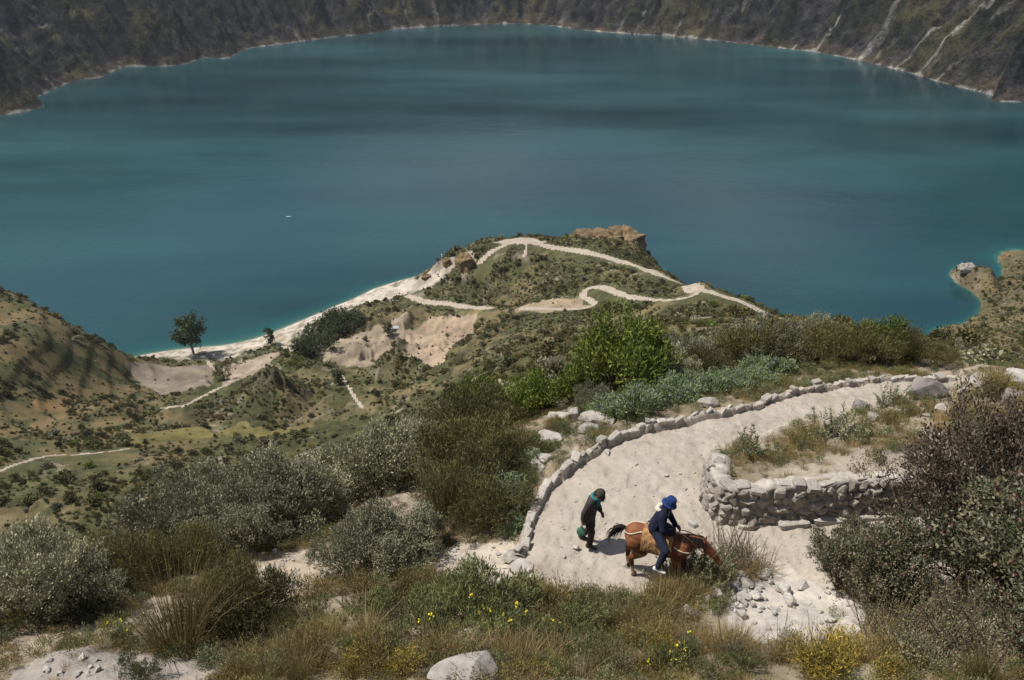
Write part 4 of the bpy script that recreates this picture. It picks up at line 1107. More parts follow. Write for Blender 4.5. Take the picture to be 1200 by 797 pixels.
# low dry-stone kerb round the outer bend
KR = [rock_mesh('stone', 580 + i, M_CAP, 24, 0.7) for i in range(6)]
at, LT = arc(outer_w[4:])
p0, t0 = at(0)
kerb = tag(empty('stone_kerb', (p0[0], p0[1], float(gz(p0[0], p0[1])))), 'low dry-stone kerb wall edging the outer bend of the sandy path', 'wall')
s_ = 0.0
while s_ < LT - 0.2:
    L = random.choice((random.uniform(0.16, 0.28), random.uniform(0.26, 0.46))); p, t = at(s_ + L / 2); nrm_ = np.array([-t[1], t[0]])    # left of travel = outside
    bend = math.exp(-((s_ / LT - 0.36) / 0.2) ** 2); hgt_ = random.uniform(0.15, 0.22) + 0.10 * bend
    q = p + nrm_ * (0.12 + random.gauss(0, 0.035)); zz = float(gz(p[0], p[1]))
    o = link('stone', random.choice(SC_ + KR), None, kerb)
    o.location = Vector((q[0], q[1], zz + hgt_ * 0.36)) - kerb.location
    o.scale = (L * 1.2, random.uniform(0.17, 0.25), hgt_ * 1.25); o.rotation_euler = (random.gauss(0, 0.09), random.gauss(0, 0.09), math.atan2(t[1], t[0]) + random.gauss(0, 0.13))
    if random.random() < 0.10:
        q2 = p + nrm_ * (0.12 + random.gauss(0, 0.04)); o = link('stone', random.choice(SC_ + ST[:2]), None, kerb)
        o.location = Vector((q2[0], q2[1], zz + hgt_ * 0.98 + 0.04)) - kerb.location; k_ = random.uniform(0.16, 0.28)
        o.scale = (k_ * 1.5, k_, k_ * 0.5); o.rotation_euler = (random.gauss(0, 0.1), random.gauss(0, 0.1), random.uniform(0, 3.1))
    s_ += L * 0.98

Vk = []; Fk = []; nk = int(LT / 0.07)
for i in range(nk):
    p, t = at(i * 0.07); n_ = np.array([-t[1], t[0]]); zz = float(gz(p[0], p[1])); b_ = 0.07 * math.exp(-((i * 0.07 / LT - 0.36) / 0.2) ** 2)
    for k, (o1, dz) in enumerate(((-0.06, -0.10), (0.03, 0.07), (0.08, 0.115), (0.17, 0.12), (0.24, 0.06), (0.32, -0.12))):
        nz = 0.05 * float(fbm(np.array(i * 0.07 / 0.2), np.array(k * 1.3), 3, 95)); q = p + n_ * (o1 + nz * 0.6); Vk.append((q[0] - kerb.location.x, q[1] - kerb.location.y, zz + dz + nz * 0.6 + (b_ if 0 < k < 5 else 0) - kerb.location.z))
for i in range(nk - 1):
    for k in range(5): Fk.append((i * 6 + k, (i + 1) * 6 + k, (i + 1) * 6 + k + 1, i * 6 + k + 1))
link('bedding', np_mesh('bedding', Vk, Fk, False), stonemat('kerb_bedding', (0.26, 0.225, 0.18), 0.0, 4.0), kerb)
# retaining wall of the island
wl = np.concatenate([inner_w[-9:-1], wall_w]); at, LT = arc(wl)
p0, t0 = at(1.0)
rw = tag(empty('retaining_wall', (p0[0], p0[1], float(gz(p0[0] - 0.1, p0[1] - 0.25)))), 'rough dry-stone retaining wall holding up the raised island between the path legs', 'wall')
LT = min(LT, 13.5); lowz = lambda p, n: float(gz(*(p - n * 0.30)))
RUB = [rock_mesh('stone', 560 + i, M_STONE, 26, 0.62) for i in range(10)]
def wall_full(sv): return 0.97 * min(1.0, 0.5 + max(sv, 0) / 2.4)
zrow = 0.0; row = 0
while zrow < 0.92:
    rh = random.uniform(0.15, 0.23); s_ = random.uniform(-0.2, 0.0)
    while s_ < LT:
        L = random.choice((random.uniform(0.16, 0.26), random.uniform(0.24, 0.42))); p, t = at(s_ + L / 2); n_ = np.array([-t[1], t[0]])   # into the island
        full = wall_full(s_ + L / 2)
        if zrow < full - 0.16:
            zb = lowz(p, n_); h_ = rh * random.uniform(0.85, 1.5)
            q = p + n_ * (0.10 * zrow + random.gauss(0, 0.018) - 0.02)
            o = link('stone', random.choice(RUB), None, rw)
            o.location = Vector((q[0], q[1], zb + zrow + rh / 2 + random.gauss(0, 0.035))) - rw.location
            o.scale = (L * random.uniform(1.1, 1.35), 0.36, h_ * 1.2); o.rotation_euler = (random.gauss(0, 0.15), random.gauss(0, 0.35), math.atan2(t[1], t[0]) + random.gauss(0, 0.12))
        s_ += L * 0.97
    zrow += rh * 0.95; row += 1
# earth mortar between the stones and a rough pale coping
ns_ = int(LT / 0.06); V_ = []; F_ = []; Vc = []; Fc = []
for i in range(ns_):
    sv = i * 0.06; p, t = at(sv); n_ = np.array([-t[1], t[0]]); zb = lowz(p, n_); full = wall_full(sv)
    for k in range(9):
        f = k / 8; off = -0.10 + 0.10 * f * full + 0.05 * float(fbm(np.array(sv / 0.25), np.array(f * full / 0.2), 3, 91)); q = p + n_ * off
        V_.append((q[0] - rw.location.x, q[1] - rw.location.y, zb - 0.08 + f * (full + 0.02) - rw.location.z))
    for k, (o1, dz) in enumerate(((-0.10, -0.10), (-0.13, -0.04), (-0.09, 0.005), (0.05, 0.02), (0.20, 0.01), (0.34, -0.14))):
        nz = 0.06 * float(fbm(np.array(sv / 0.16), np.array(k * 1.7), 3, 93)); q = p + n_ * (o1 + 0.10 * full + nz)
        Vc.append((q[0] - rw.location.x, q[1] - rw.location.y, zb + full + dz + nz * 0.8 - rw.location.z))
for i in range(ns_ - 1):
    for k in range(8): F_.append((i * 9 + k, (i + 1) * 9 + k, (i + 1) * 9 + k + 1, i * 9 + k + 1))
    for k in range(5): Fc.append((i * 6 + k, (i + 1) * 6 + k, (i + 1) * 6 + k + 1, i * 6 + k + 1))
M_MORT = stonemat('earth_mortar', (0.27, 0.23, 0.185), 0.0, 3.0); M_COP = stonemat('pale_coping', (0.34, 0.305, 0.26), 0.0, 4.0)
mo_ = link('mortar', np_mesh('mortar', V_, F_, True), M_MORT, rw); co_ = link('coping', np_mesh('coping', Vc, Fc, False), M_COP, rw)
s_ = 0.1
while s_ < LT:
    L = random.uniform(0.22, 0.55); p, t = at(s_ + L / 2); n_ = np.array([-t[1], t[0]])
    if random.random() < 0.75:
        q = p + n_ * (0.10 + random.gauss(0, 0.06)); o = link('stone', random.choice(SC_), None, rw); o.location = Vector((q[0], q[1], lowz(p, n_) + wall_full(s_ + L / 2) - 0.01)) - rw.location
        o.scale = (L * 1.05, random.uniform(0.22, 0.42), random.uniform(0.09, 0.17)); o.rotation_euler = (random.gauss(0, 0.10), random.gauss(0, 0.08), math.atan2(t[1], t[0]) + random.gauss(0, 0.25))
    s_ += L
# trodden ledge of slabs at its foot
for k, (u0, v0, L) in enumerate([(885, 616, 0.9), (930, 614, 0.8), (975, 610, 1.0), (1025, 606, 0.9)]):
    h = hits([(u0, v0)])[0]; o = link('ledge_slab', SC_[k]); o.location = (h[0], h[1], h[2] + 0.02); o.scale = (L, 0.30, 0.16); o.rotation_euler = (0, 0, 0.10 + random.gauss(0, 0.05))
    tag(o, 'flat pale slab lying at the foot of the dry-stone retaining wall', 'slab', 'slabs at the foot of the retaining wall')

BOUL = [boulder_mesh('boulder', 600 + i, M_PALE) for i in range(4)]; GB = [boulder_mesh('boulder', 610 + i, M_GREYB) for i in range(2)]
def boulder(u, v, sx, sy, sz, me, label, cat='boulder', group=None, name='boulder', sink=0.28, zr=None):
    h = hits([(u, v)])[0] if zr is None else pix(np.array(float(u)), np.array(float(v)), np.array(float(zr))) + np.array([0, 0, CH]); o = link(name, me); o.location = (h[0], h[1], h[2] + sz * (0.5 - sink)); kk = KS if h[1] < 45 else 1.0; o.location.z = h[2] + sz * kk * (0.5 - sink); o.scale = (sx * kk, sy * kk, sz * kk); o.rotation_euler = (random.gauss(0, 0.08), random.gauss(0, 0.08), random.uniform(-0.5, 0.5))
    return tag(o, label, cat, group)
boulder(1085, 466, 1.2, 0.85, 0.8, GB[0], 'large smooth grey boulder at the inner edge of the upper path')
boulder(1143, 458, 1.4, 1.0, 0.9, BOUL[0], 'largest pale boulder where the upper path leaves behind the rocks')
boulder(1190, 452, 1.3, 1.0, 0.7, BOUL[1], 'pale flat-topped boulder just beyond the largest pale boulder')
boulder(1188, 478, 1.0, 0.8, 0.7, GB[1], 'grey boulder half hidden by dry grass among the pale boulders')
boulder(1103, 484, 0.62, 0.5, 0.42, BOUL[2], 'bright white block in front of the smooth grey boulder', 'rock')
boulder(1055, 488, 0.55, 0.45, 0.35, BOUL[3], 'white rock beside the upright shrub on the island edge', 'rock')
boulder(1022, 492, 0.42, 0.4, 0.3, BOUL[1], 'small white rock below the white rock on the island edge', 'rock')
boulder(1005, 482, 0.55, 0.5, 0.5, GB[1], 'rounded grey rock behind the tall island shrub', 'rock')
boulder(1128, 492, 0.5, 0.4, 0.3, BOUL[0], 'low pale rock in the dry grass near the white block', 'rock')
for k, (u, v, a, b, c) in enumerate([(640, 520, 1.0, 0.7, 0.45), (700, 496, 1.2, 0.55, 0.42), (672, 494, 0.5, 0.4, 0.7), (655, 492, 0.8, 0.6, 0.35), (622, 552, 0.9, 0.7, 0.4), (705, 484, 0.9, 0.5, 0.35), (828, 476, 0.7, 0.5, 0.4), (636, 540, 0.6, 0.5, 0.3), (610, 548, 0.5, 0.4, 0.3), (690, 506, 0.7, 0.5, 0.3)]):
    boulder(u, v, a, b, c, BOUL[k % 4], 'pale angular boulder on the weedy strip outside the stone kerb', 'boulder', 'pale boulders outside the kerb')
boulder(540, 800, 1.05, 0.8, 0.6, BOUL[2], 'pale pointed boulder sticking out of the foreground grass')
boulder(808, 722, 0.36, 0.3, 0.26, GB[0], 'blue-grey rock at the lower end of the rubble heap', 'rock')
for u, v, k_ in [(612, 668, 0.6), (600, 655, 0.5), (628, 678, 0.35)]:
    boulder(u, v, k_, k_ * 0.8, k_ * 0.4, BOUL[1], 'flat pale rock where the stone kerb runs out into sand', 'rock', 'flat rocks at the end of the kerb')
for k in range(120):
    u = random.gauss(848, 15) + (random.random() < 0.3) * random.uniform(0, 70); v = 672 + abs(random.gauss(18, 16)); h = hits([(u, v)])[0]
    o = link('rubble_rock', random.choice(RB)); k_ = random.choice((random.uniform(0.07, 0.16), random.uniform(0.12, 0.32))); o.location = (h[0], h[1], h[2] + k_ * random.uniform(0.1, 0.5)); o.scale = (k_ * 1.25, k_, k_ * 0.8); o.rotation_euler = [random.uniform(-0.6, 0.6) for _ in range(2)] + [random.uniform(0, 6)]
    tag(o, 'loose white rock in the rubble heap below the horse', 'rock', 'rubble rocks below the path')
for (cu, cv, du, dv, n_, lab, grp) in [(940, 715, 55, 25, 26, 'small pale stone lying on the white gravel slope', 'stones on the white gravel'), (345, 670, 40, 22, 22, 'small pale stone lying on the bare patch below the silver thicket', 'stones on the bare patch'), (110, 780, 100, 16, 30, 'small pale stone lying on the grey dirt in front of the large tussock', 'stones on the grey dirt'), (560, 655, 70, 14, 14, 'small pale stone lying on the sandy shelf', 'stones on the sandy shelf'), (720, 750, 120, 25, 16, 'small pale stone half buried in the grassy foreground bank', 'stones in the foreground bank'), (740, 590, 90, 70, 34, 'small pebble lying on the trodden sand of the hairpin', 'pebbles on the hairpin'), (1080, 492, 60, 10, 18, 'small pale stone scattered round the boulders by the upper path', 'stones round the boulders')]:
    for k in range(n_):
        h = hits([(cu + random.uniform(-du, du), cv + random.uniform(-dv, dv))])[0]; o = link('loose_stone', random.choice(RB)); k_ = random.uniform(0.04, 0.13) * (1.8 if random.random() < 0.15 else 1)
        o.location = (h[0], h[1], h[2] + k_ * 0.25); o.scale = (k_ * 1.3, k_, k_ * 0.7); o.rotation_euler = (random.uniform(-.3, .3), random.uniform(-.3, .3), random.uniform(0, 6)); tag(o, lab, 'stone', grp)

# rock outcrops by the water
OUT_ = boulder_mesh('outcrop', 640, M_OUTC, 40, 0.42, 6); OUP_ = boulder_mesh('outcrop', 641, M_OUTP, 40, 0.42, 6)
def outcrop(u, v, sx, sy, sz, me, label): return boulder(u, v, sx, sy, sz, me, label, 'rock', None, 'rock_outcrop', 0.35)
boulder(730, 296, 40, 30, 30, OUT_, 'brown rocky knob rising from the water beyond the ridge trail', 'rock', None, 'rock_outcrop', 0.35, -228)
boulder(700, 293, 54, 26, 24, OUT_, 'brown grassy hump beside the rocky knob beyond the ridge trail', 'rock', None, 'rock_outcrop', 0.35, -227)
outcrop(1134, 317, 16, 10, 9, OUP_, 'pale rock at the tip of the low spit in the green bay')
outcrop(545, 312, 16, 12, 14, OUT_, 'dark crag below the lookout on the promontory')
outcrop(524, 310, 7, 6, 8, OUT_, 'pale crag at the beach end of the promontory')
outcrop(500, 326, 8, 5, 5, OUT_, 'low pale rock shelf above the beach')
outcrop(1178, 301, 10, 6, 4, OUT_, 'small dark-footed rock beyond the low spit')

#@@FIGURES
# ------------------------------------------------------------------ bodies: capsules fused into one skin
def blob(name, caps, voxel, smooth=4, scale_y=1.0):
    bm = bmesh.new()
    for c in caps:
        pts = []
        if len(c) == 2: ends = [(c[0], c[1])]
        else: ends = [(c[0], c[1]), (c[2], c[3])]
        for p, r in ends:
            r3 = r if hasattr(r, '__len__') else (r, r, r)
            for i in range(7):
                th = math.pi * i / 6
                for j in range(12 if 0 < i < 6 else 1):
                    ph = 2 * math.pi * j / 12
                    pts.append((p[0] + r3[0] * math.sin(th) * math.cos(ph), p[1] + r3[1] * math.sin(th) * math.sin(ph), p[2] + r3[2] * math.cos(th)))
        b2 = bmesh.new(); vs = [b2.verts.new(q) for q in pts]
        bmesh.ops.convex_hull(b2, input=b2.verts)
        bmesh.ops.delete(b2, geom=[v for v in b2.verts if not v.link_faces], context='VERTS')
        bmesh.ops.recalc_face_normals(b2, faces=b2.faces)
        tmp = bpy.data.meshes.new('tmp'); b2.to_mesh(tmp); b2.free(); bm.from_mesh(tmp); bpy.data.meshes.remove(tmp)
    me = bpy.data.meshes.new(name); bm.to_mesh(me); bm.free()
    ob = bpy.data.objects.new('tmp', me); COL.objects.link(ob)
    md = ob.modifiers.new('r', 'REMESH'); md.mode = 'VOXEL'; md.voxel_size = voxel; md.use_smooth_shade = True
    if smooth:
        sm = ob.modifiers.new('s', 'SMOOTH'); sm.iterations = smooth; sm.factor = 0.5
    dg = bpy.context.evaluated_depsgraph_get(); dg.update()
    res = bpy.data.meshes.new_from_object(ob.evaluated_get(dg)); res.name = name
    bpy.data.objects.remove(ob); bpy.data.meshes.remove(me)
    return res

def chain(pts, rs): return [(pts[i], rs[i], pts[i + 1], rs[i + 1]) for i in range(len(pts) - 1)]

def finger_caps(wrist, fwd, side, palm_n, curl=0.9, s=1.0):
    """palm, four unequal bent fingers and a thumb leaving the side of the palm"""
    w_ = Vector(wrist); f = Vector(fwd).normalized(); sd = Vector(side).normalized(); pn = Vector(palm_n).normalized()
    out = []
    for k in (-1.5, -0.5, 0.5, 1.5):
        out.append((w_ + sd * k * 0.008 * s, 0.017 * s, w_ + f * 0.085 * s + sd * k * 0.019 * s, 0.013 * s))
    for k, L in ((-1.5, 0.062), (-0.5, 0.078), (0.5, 0.082), (1.5, 0.074)):
        p = w_ + f * 0.088 * s + sd * k * 0.020 * s; d = f.copy()
        for sgm in (0.42, 0.33, 0.25):
            d = (d * math.cos(curl) + pn * math.sin(curl)).normalized() if sgm < 0.42 else (d * math.cos(curl * 0.5) + pn * math.sin(curl * 0.5)).normalized()
            q = p + d * L * sgm * s; out.append((p, 0.0095 * s, q, 0.0085 * s)); p = q
    b = w_ + f * 0.025 * s + sd * 0.028 * s; m = b + (f * 0.6 + sd * 0.7 + pn * 0.3).normalized() * 0.04 * s; e = m + (f * 0.9 + pn * 0.5).normalized() * 0.03 * s
    out += [(b, 0.013 * s, m, 0.0105 * s), (m, 0.0105 * s, e, 0.009 * s)]
    return out

def head_caps(c, fwd, up):
    c = Vector(c); f = Vector(fwd).normalized(); u = Vector(up).normalized(); sd = u.cross(f)
    return [(c + u * 0.03 - f * 0.012, 0.092), (c + f * 0.012, 0.082, c - u * 0.05 + f * 0.03, 0.066), (c - u * 0.075 + f * 0.05, 0.042), (c - u * 0.088 + f * 0.066, 0.024),
            (c + f * 0.088 + u * 0.012, 0.010, c + f * 0.112 - u * 0.02, 0.015), (c + f * 0.085 - u * 0.052 + sd * 0.016, 0.011, c + f * 0.085 - u * 0.052 - sd * 0.016, 0.011),
            (c + f * 0.078 + u * 0.028 + sd * 0.03, 0.012, c + f * 0.078 + u * 0.028 - sd * 0.03, 0.012),
            (c + sd * 0.086 - f * 0.01 + u * 0.012, 0.018, c + sd * 0.086 - f * 0.01 - u * 0.028, 0.012), (c - sd * 0.086 - f * 0.01 + u * 0.012, 0.018, c - sd * 0.086 - f * 0.01 - u * 0.028, 0.012)]

def clothmat(name, c, sc=60, var=0.25, rough=0.9):
    m, t, p, o = newmat(name)
    tc = N(t, 'ShaderNodeTexCoord').outputs['Object']
    n = noise(t, tc, 5, 4, 0.6); n2 = noise(t, tc, sc, 3, 0.6)
    t.links.new(ramp(t, n, [(0.3, tuple(x * (1 - var) for x in c)), (0.7, tuple(x * (1 + var) for x in c))]), p.inputs['Base Color'])
    bump(t, p, math_(t, 'ADD', math_(t, 'MULTIPLY', n, 2.0), math_(t, 'MULTIPLY', n2, 0.3)), 0.7, 0.03); p.inputs['Roughness'].default_value = rough
    return m
M_SKIN = clothmat('skin', (0.20, 0.105, 0.065), 80, 0.12, 0.6); M_HAIR = clothmat('black_hair', (0.012, 0.010, 0.009))
M_COAT = clothmat('charcoal_coat', (0.045, 0.037, 0.036)); M_TROU = clothmat('dark_trousers', (0.028, 0.022, 0.022)); M_TEAL = clothmat('teal_scarf', (0.03, 0.20, 0.20)); M_GBAG = clothmat('green_bag', (0.06, 0.15, 0.10), 30, 0.4)
M_NAVY = clothmat('navy_jacket', (0.010, 0.013, 0.030)); M_JEAN = clothmat('dark_jeans', (0.016, 0.020, 0.036)); M_BLUE = clothmat('blue_hat_cloth', (0.012, 0.036, 0.125), 60, 0.2); M_CREAM = clothmat('cream_fleece', (0.55, 0.49, 0.40), 40, 0.15); M_SHOE = clothmat('white_shoe', (0.6, 0.58, 0.55), 40, 0.1); M_DSHOE = clothmat('dark_shoe', (0.05, 0.04, 0.035)); M_CAPB = clothmat('olive_cap', (0.045, 0.04, 0.03))

def lathe(name, prof, seg=28, wob=0.0, seed=0):
    g = random.Random(seed); ph = [g.uniform(0, 6.28) for _ in range(3)]
    V_ = []; F_ = []
    for i, (r, z) in enumerate(prof):
        for j in range(seg):
            a = 2 * math.pi * j / seg; k = 1 + wob * (math.sin(2 * a + ph[0]) * 0.5 + math.sin(3 * a + ph[1]) * 0.4)
            V_.append((r * k * math.cos(a), r * k * math.sin(a), z + wob * 0.12 * r / 0.15 * math.sin(2 * a + ph[2])))
    for i in range(len(prof) - 1):
        for j in range(seg): F_.append((i * seg + j, i * seg + (j + 1) % seg, (i + 1) * seg + (j + 1) % seg, (i + 1) * seg + j))
    return np_mesh(name, V_, F_, True)

def part(name, me, mat, parent, loc=None, rot=None):
    o = link(name, me, mat, parent)
    if loc is not None: o.location = loc
    if rot is not None: o.rotation_euler = rot
    return o

def tube_mesh(name, pts, r, seg=8):
    pts = smooth_line([tuple(p) for p in pts], 6) if len(pts) > 2 else np.array([tuple(p) for p in pts])
    V_ = []; F_ = []
    for i, p in enumerate(pts):
        d = unit(pts[min(i + 1, len(pts) - 1)] - pts[max(i - 1, 0)]); h = np.array([0, 0, 1.0]) if abs(d[2]) < 0.9 else np.array([1.0, 0, 0]); s = unit(np.cross(d, h)); t = np.cross(d, s)
        for k in range(seg): a = 2 * math.pi * k / seg; V_.append(p + (s * math.cos(a) + t * math.sin(a)) * r)
    for i in range(len(pts) - 1):
        for k in range(seg): F_.append((i * seg + k, i * seg + (k + 1) % seg, (i + 1) * seg + (k + 1) % seg, (i + 1) * seg + k))
    return np_mesh(name, V_, F_, True)

# ---- the walker (local: faces +x)
h = hits([(688, 637)])[0]
wk = tag(empty('person', (h[0], h[1], h[2] - 0.005), math.radians(-28)), 'person in dark coat and cap walking head bowed behind the horse, green bag in hand', 'person')
head = (0.215, 0, 1.475); hf = (0.80, 0, -0.60); hu = (0.60, 0, 0.80)
hipR, kneR, ankR = (0, -.09, .86), (.13, -.10, .47), (.10, -.10, .085); hipL, kneL, ankL = (0, .09, .86), (.05, .09, .46), (-.17, .09, .10)
shR, elR, haR = (.09, -.18, 1.32), (-.01, -.25, 1.06), (-.03, -.25, .83); shL, elL, haL = (.09, .18, 1.32), (.07, .24, 1.06), (.19, .21, .86)
legs = chain([hipR, kneR, ankR], [.085, .06, .042]) + chain([hipL, kneL, ankL], [.085, .06, .042]) + [((.08, -.10, .045), .04, (.23, -.11, .03), .032), ((-.19, .09, .065), .04, (-.05, .085, .032), .03)]
torso = [((0, -.07, .88), .11, (.05, -.07, 1.1), .11), ((0, .07, .88), .11, (.05, .07, 1.1), .11), ((.05, -.07, 1.1), .11, (.09, -.09, 1.29), .10), ((.05, .07, 1.1), .11, (.09, .09, 1.29), .10), ((.09, 0, 1.3), .09, (.17, 0, 1.43), .055)]
arms = chain([shR, elR, haR], [.06, .045, .03]) + chain([shL, elL, haL], [.06, .045, .03])
hands = finger_caps(haR, (0.05, 0, -1), (1, 0, 0), (0, 1, 0), 1.1) + finger_caps(haL, (0.5, 0, -0.8), (0.8, 0, .5), (0, -1, 0), 0.5)
part('body', blob('body', legs + torso + arms + hands + head_caps(head, hf, hu), 0.008, 2), M_SKIN, wk)
part('trousers', blob('trousers', [(hipR, .112, kneR, .082), (kneR, .082, (.095, -.10, .10), .068), (hipL, .112, kneL, .082), (kneL, .082, (-.16, .09, .12), .068), ((0, -.06, .88), .125, (0, .06, .88), .125)], 0.013, 3), M_TROU, wk)
part('coat', blob('coat', [((-.01, -.07, .76), .145, (.04, -.07, 1.08), .135), ((-.01, .07, .76), .145, (.04, .07, 1.08), .135), ((.04, -.07, 1.08), .135, (.085, -.09, 1.30), .115), ((.04, .07, 1.08), .135, (.085, .09, 1.30), .115), ((.08, 0, 1.30), .12, (.13, 0, 1.37), .085),
     (shR, .085, elR, .072), (elR, .072, (-.028, -.25, .87), .058), (shL, .085, elL, .072), (elL, .072, (.175, .212, .885), .058), ((.10, -.06, 1.36), .07, (.10, .06, 1.36), .07)], 0.013, 3), M_COAT, wk)
part('scarf', blob('scarf', [((.13 + .075 * math.cos(a) , .085 * math.sin(a), 1.39 - .03 * math.cos(a)), .038, (.13 + .075 * math.cos(a + .7), .085 * math.sin(a + .7), 1.39 - .03 * math.cos(a + .7)), .038) for a in np.arange(0, 6.3, .7)] + [((.20, -.03, 1.36), .04, (.225, -.05, 1.22), .03), ((.21, .03, 1.36), .04, (.22, .04, 1.25), .03)], 0.010, 2), M_TEAL, wk)
part('hair', blob('hair', [(Vector(head) + Vector(hu) * 0.035 - Vector(hf) * 0.03, 0.10), (Vector(head) - Vector(hf) * 0.055, .07, Vector(head) - Vector(hf) * .06 - Vector(hu) * .05, .05)], 0.010, 2), M_HAIR, wk)
cap = part('cap', lathe('cap', [(0.001, 0.115), (.05, .108), (.085, .085), (.104, .045), (.110, .0), (.113, -.005), (.108, -.015)], 28, 0.03, 1), M_CAPB, wk, Vector(head) + Vector(hu) * 0.035 - Vector(hf) * 0.012, (0, math.radians(37), 0))
V_ = []; F_ = []
for i in range(9):
    a = -1.0 + 2.0 * i / 8
    for r, z in ((.100, 0.0), (.165, -.022), (.166, -.030), (.100, -.010)): V_.append((r * math.cos(a * .85), .108 / .1 * r * math.sin(a * .85) * .9, z))
for i in range(8):
    for k in range(4): F_.append((i * 4 + k, i * 4 + (k + 1) % 4, i * 4 + 4 + (k + 1) % 4, i * 4 + 4 + k))
part('peak', np_mesh('peak', V_, F_, True), M_CAPB, cap)
for nm, a, b in (('shoe', (.05, -.10, .05), (.25, -.112, .035)), ('shoe', (-.21, .09, .07), (-.03, .084, .036))):
    part('shoe', blob('shoe', [(a, .052, b, .042), ((a[0] + .03, a[1], a[2] + .04), .05, a, .05)], 0.011, 2), M_DSHOE, wk)
bag = tag(empty('carrier_bag', wk.matrix_basis @ Vector((-.02, -.25, .50))), 'crumpled green bag hanging from the hand of the walking person', 'bag')
bag.location = (Matrix.Translation(wk.location) @ Euler((0, 0, math.radians(-28))).to_matrix().to_4x4()) @ Vector((-.05, -.27, .46)); bag.rotation_euler = (0, 0, math.radians(-28))
bme = blob('sack', [((0, 0, .09), (.11, .07, .09), (.0, 0, .02), (.09, .06, .03)), ((0, 0, .12), (.09, .055, .06), (.01, 0, .26), (.022, .016, .02))], 0.012, 2)
co = np.array([v.co[:] for v in bme.vertices]); nn = fbm(co[:, 0] * 14 + co[:, 2] * 9, co[:, 1] * 14 + co[:, 2] * 7, 3, 5)
for v, k in zip(bme.vertices, nn): v.co += v.normal * float(k) * 0.022
part('sack', bme, M_GBAG, bag); part('handle', tube_mesh('handle', [(.01, -.012, .25), (.025, -.012, .31), (.03, 0, .335), (.025, .012, .31), (.01, .012, .25)], .006), M_GBAG, bag)

# ---- the horse (local: faces +x, feet on z = 0)
hh_ = hits([(741, 668)])[0]; HA = math.radians(-21)
hx = hh_[0] + 0.52 * math.cos(HA); hy = hh_[1] + 0.52 * math.sin(HA)
HORSE = Matrix.Translation((hx, hy, float(gz(hx, hy)) + 0.0)) @ Matrix.Rotation(HA, 4, 'Z')
ho = tag(empty('horse', HORSE.translation, HA), 'chestnut horse with black mane and tail, head lowered, ridden along the sandy path', 'horse')
def hind(y, dx): return chain([(-.50, y * .9, .92), (-.36 + dx * .4, y, .70), (-.60 + dx * .8, y, .46), (-.56 + dx, y, .14), (-.53 + dx, y, .05)], [.20, .125, .062, .044, .046])
def fore(y, dx): return chain([(.40, y * .85, .95), (.40 + dx * .2, y, .72), (.43 + dx * .7, y, .40), (.42 + dx, y, .13), (.45 + dx, y, .05)], [.17, .105, .056, .042, .045])
neck = [(.44, 0, 1.06), (.60, 0, 1.15), (.78, 0, 1.19), (.88, 0, 1.17)]
hcaps = [((-.52, 0, 1.00), (.24, .255, .25), (-.20, 0, .95), (.26, .27, .28)), ((-.20, 0, .95), (.26, .275, .29), (.20, 0, .94), (.26, .265, .28)), ((.20, 0, .94), (.26, .265, .28), (.46, 0, .99), (.20, .20, .25)), ((-.62, 0, 1.06), (.13, .16, .15)), ((.30, 0, 1.14), (.16, .09, .10)),
  (neck[0], (.18, .14, .22), neck[1], (.13, .105, .165)), (neck[1], (.13, .105, .165), neck[2], (.10, .085, .13)), (neck[2], (.10, .085, .13), neck[3], (.09, .075, .10)),
  ((.89, 0, 1.15), (.10, .08, .10), (1.06, 0, .98), (.075, .065, .085)), ((1.06, 0, .98), (.07, .058, .075), (1.20, 0, .80), (.055, .052, .06)), ((1.21, 0, .79), (.055, .055, .05)), ((.93, 0, 1.03), (.08, .055, .09)),
  ((.87, .055, 1.25), .030, (.89, .075, 1.36), .009), ((.87, -.055, 1.25), .030, (.89, -.075, 1.36), .009)] + hind(-.13, .06) + hind(.13, -.10) + fore(-.12, -.08) + fore(.12, .12)
hme = blob('body', hcaps, 0.014, 6)
co = np.array([v.co[:] for v in hme.vertices])
col_ = mixc((0.145, 0.052, 0.024), (0.22, 0.088, 0.042), sstep(-.3, .4, fbm(co[:, 0] * 4, co[:, 1] * 4 + co[:, 2] * 3, 4, 9)))
col_ = mixc(col_, (0.05, 0.025, 0.016), sstep(.52, .36, co[:, 2]) * .8)
col_ = mixc(col_, (0.42, 0.34, 0.24), sstep(.27, .20, co[:, 2] + .02 * np.sin(co[:, 0] * 40)) * (co[:, 0] < 0.2)); col_ = mixc(col_, (0.30, 0.18, 0.10), sstep(.78, .66, co[:, 2]) * sstep(.60, .70, co[:, 2]) * .6)
a_ = hme.attributes.new('zone', 'FLOAT_COLOR', 'POINT'); c4 = np.ones((len(co), 4), np.float32); c4[:, :3] = col_; a_.data.foreach_set('color', c4.ravel())
m, t, p, o = newmat('horse_coat'); tc = N(t, 'ShaderNodeTexCoord').outputs['Object']; n_ = noise(t, tc, 30, 4)
t.links.new(mixrgb(t, attr(t, 'zone'), ramp(t, n_, [(0.3, (.75, .75, .75)), (.7, (1.2, 1.2, 1.2))]), 1.0, 'MULTIPLY'), p.inputs['Base Color']); p.inputs['Roughness'].default_value = .8; p.inputs['Specular IOR Level'].default_value = .15; M_HORSE = m
part('body', hme, M_HORSE, ho)
M_BLACKH = clothmat('black_horsehair', (0.012, 0.009, 0.008), 120); M_HOOF = clothmat('hoof_horn', (0.06, 0.045, 0.035)); M_LEATH = clothmat('saddle_leather', (0.10, 0.045, 0.022), 40, .3, .5); M_FLEECE = clothmat('tan_fleece', (0.30, 0.17, 0.075), 50, .35); M_STRAP = clothmat('cream_strap', (0.55, 0.45, 0.33))
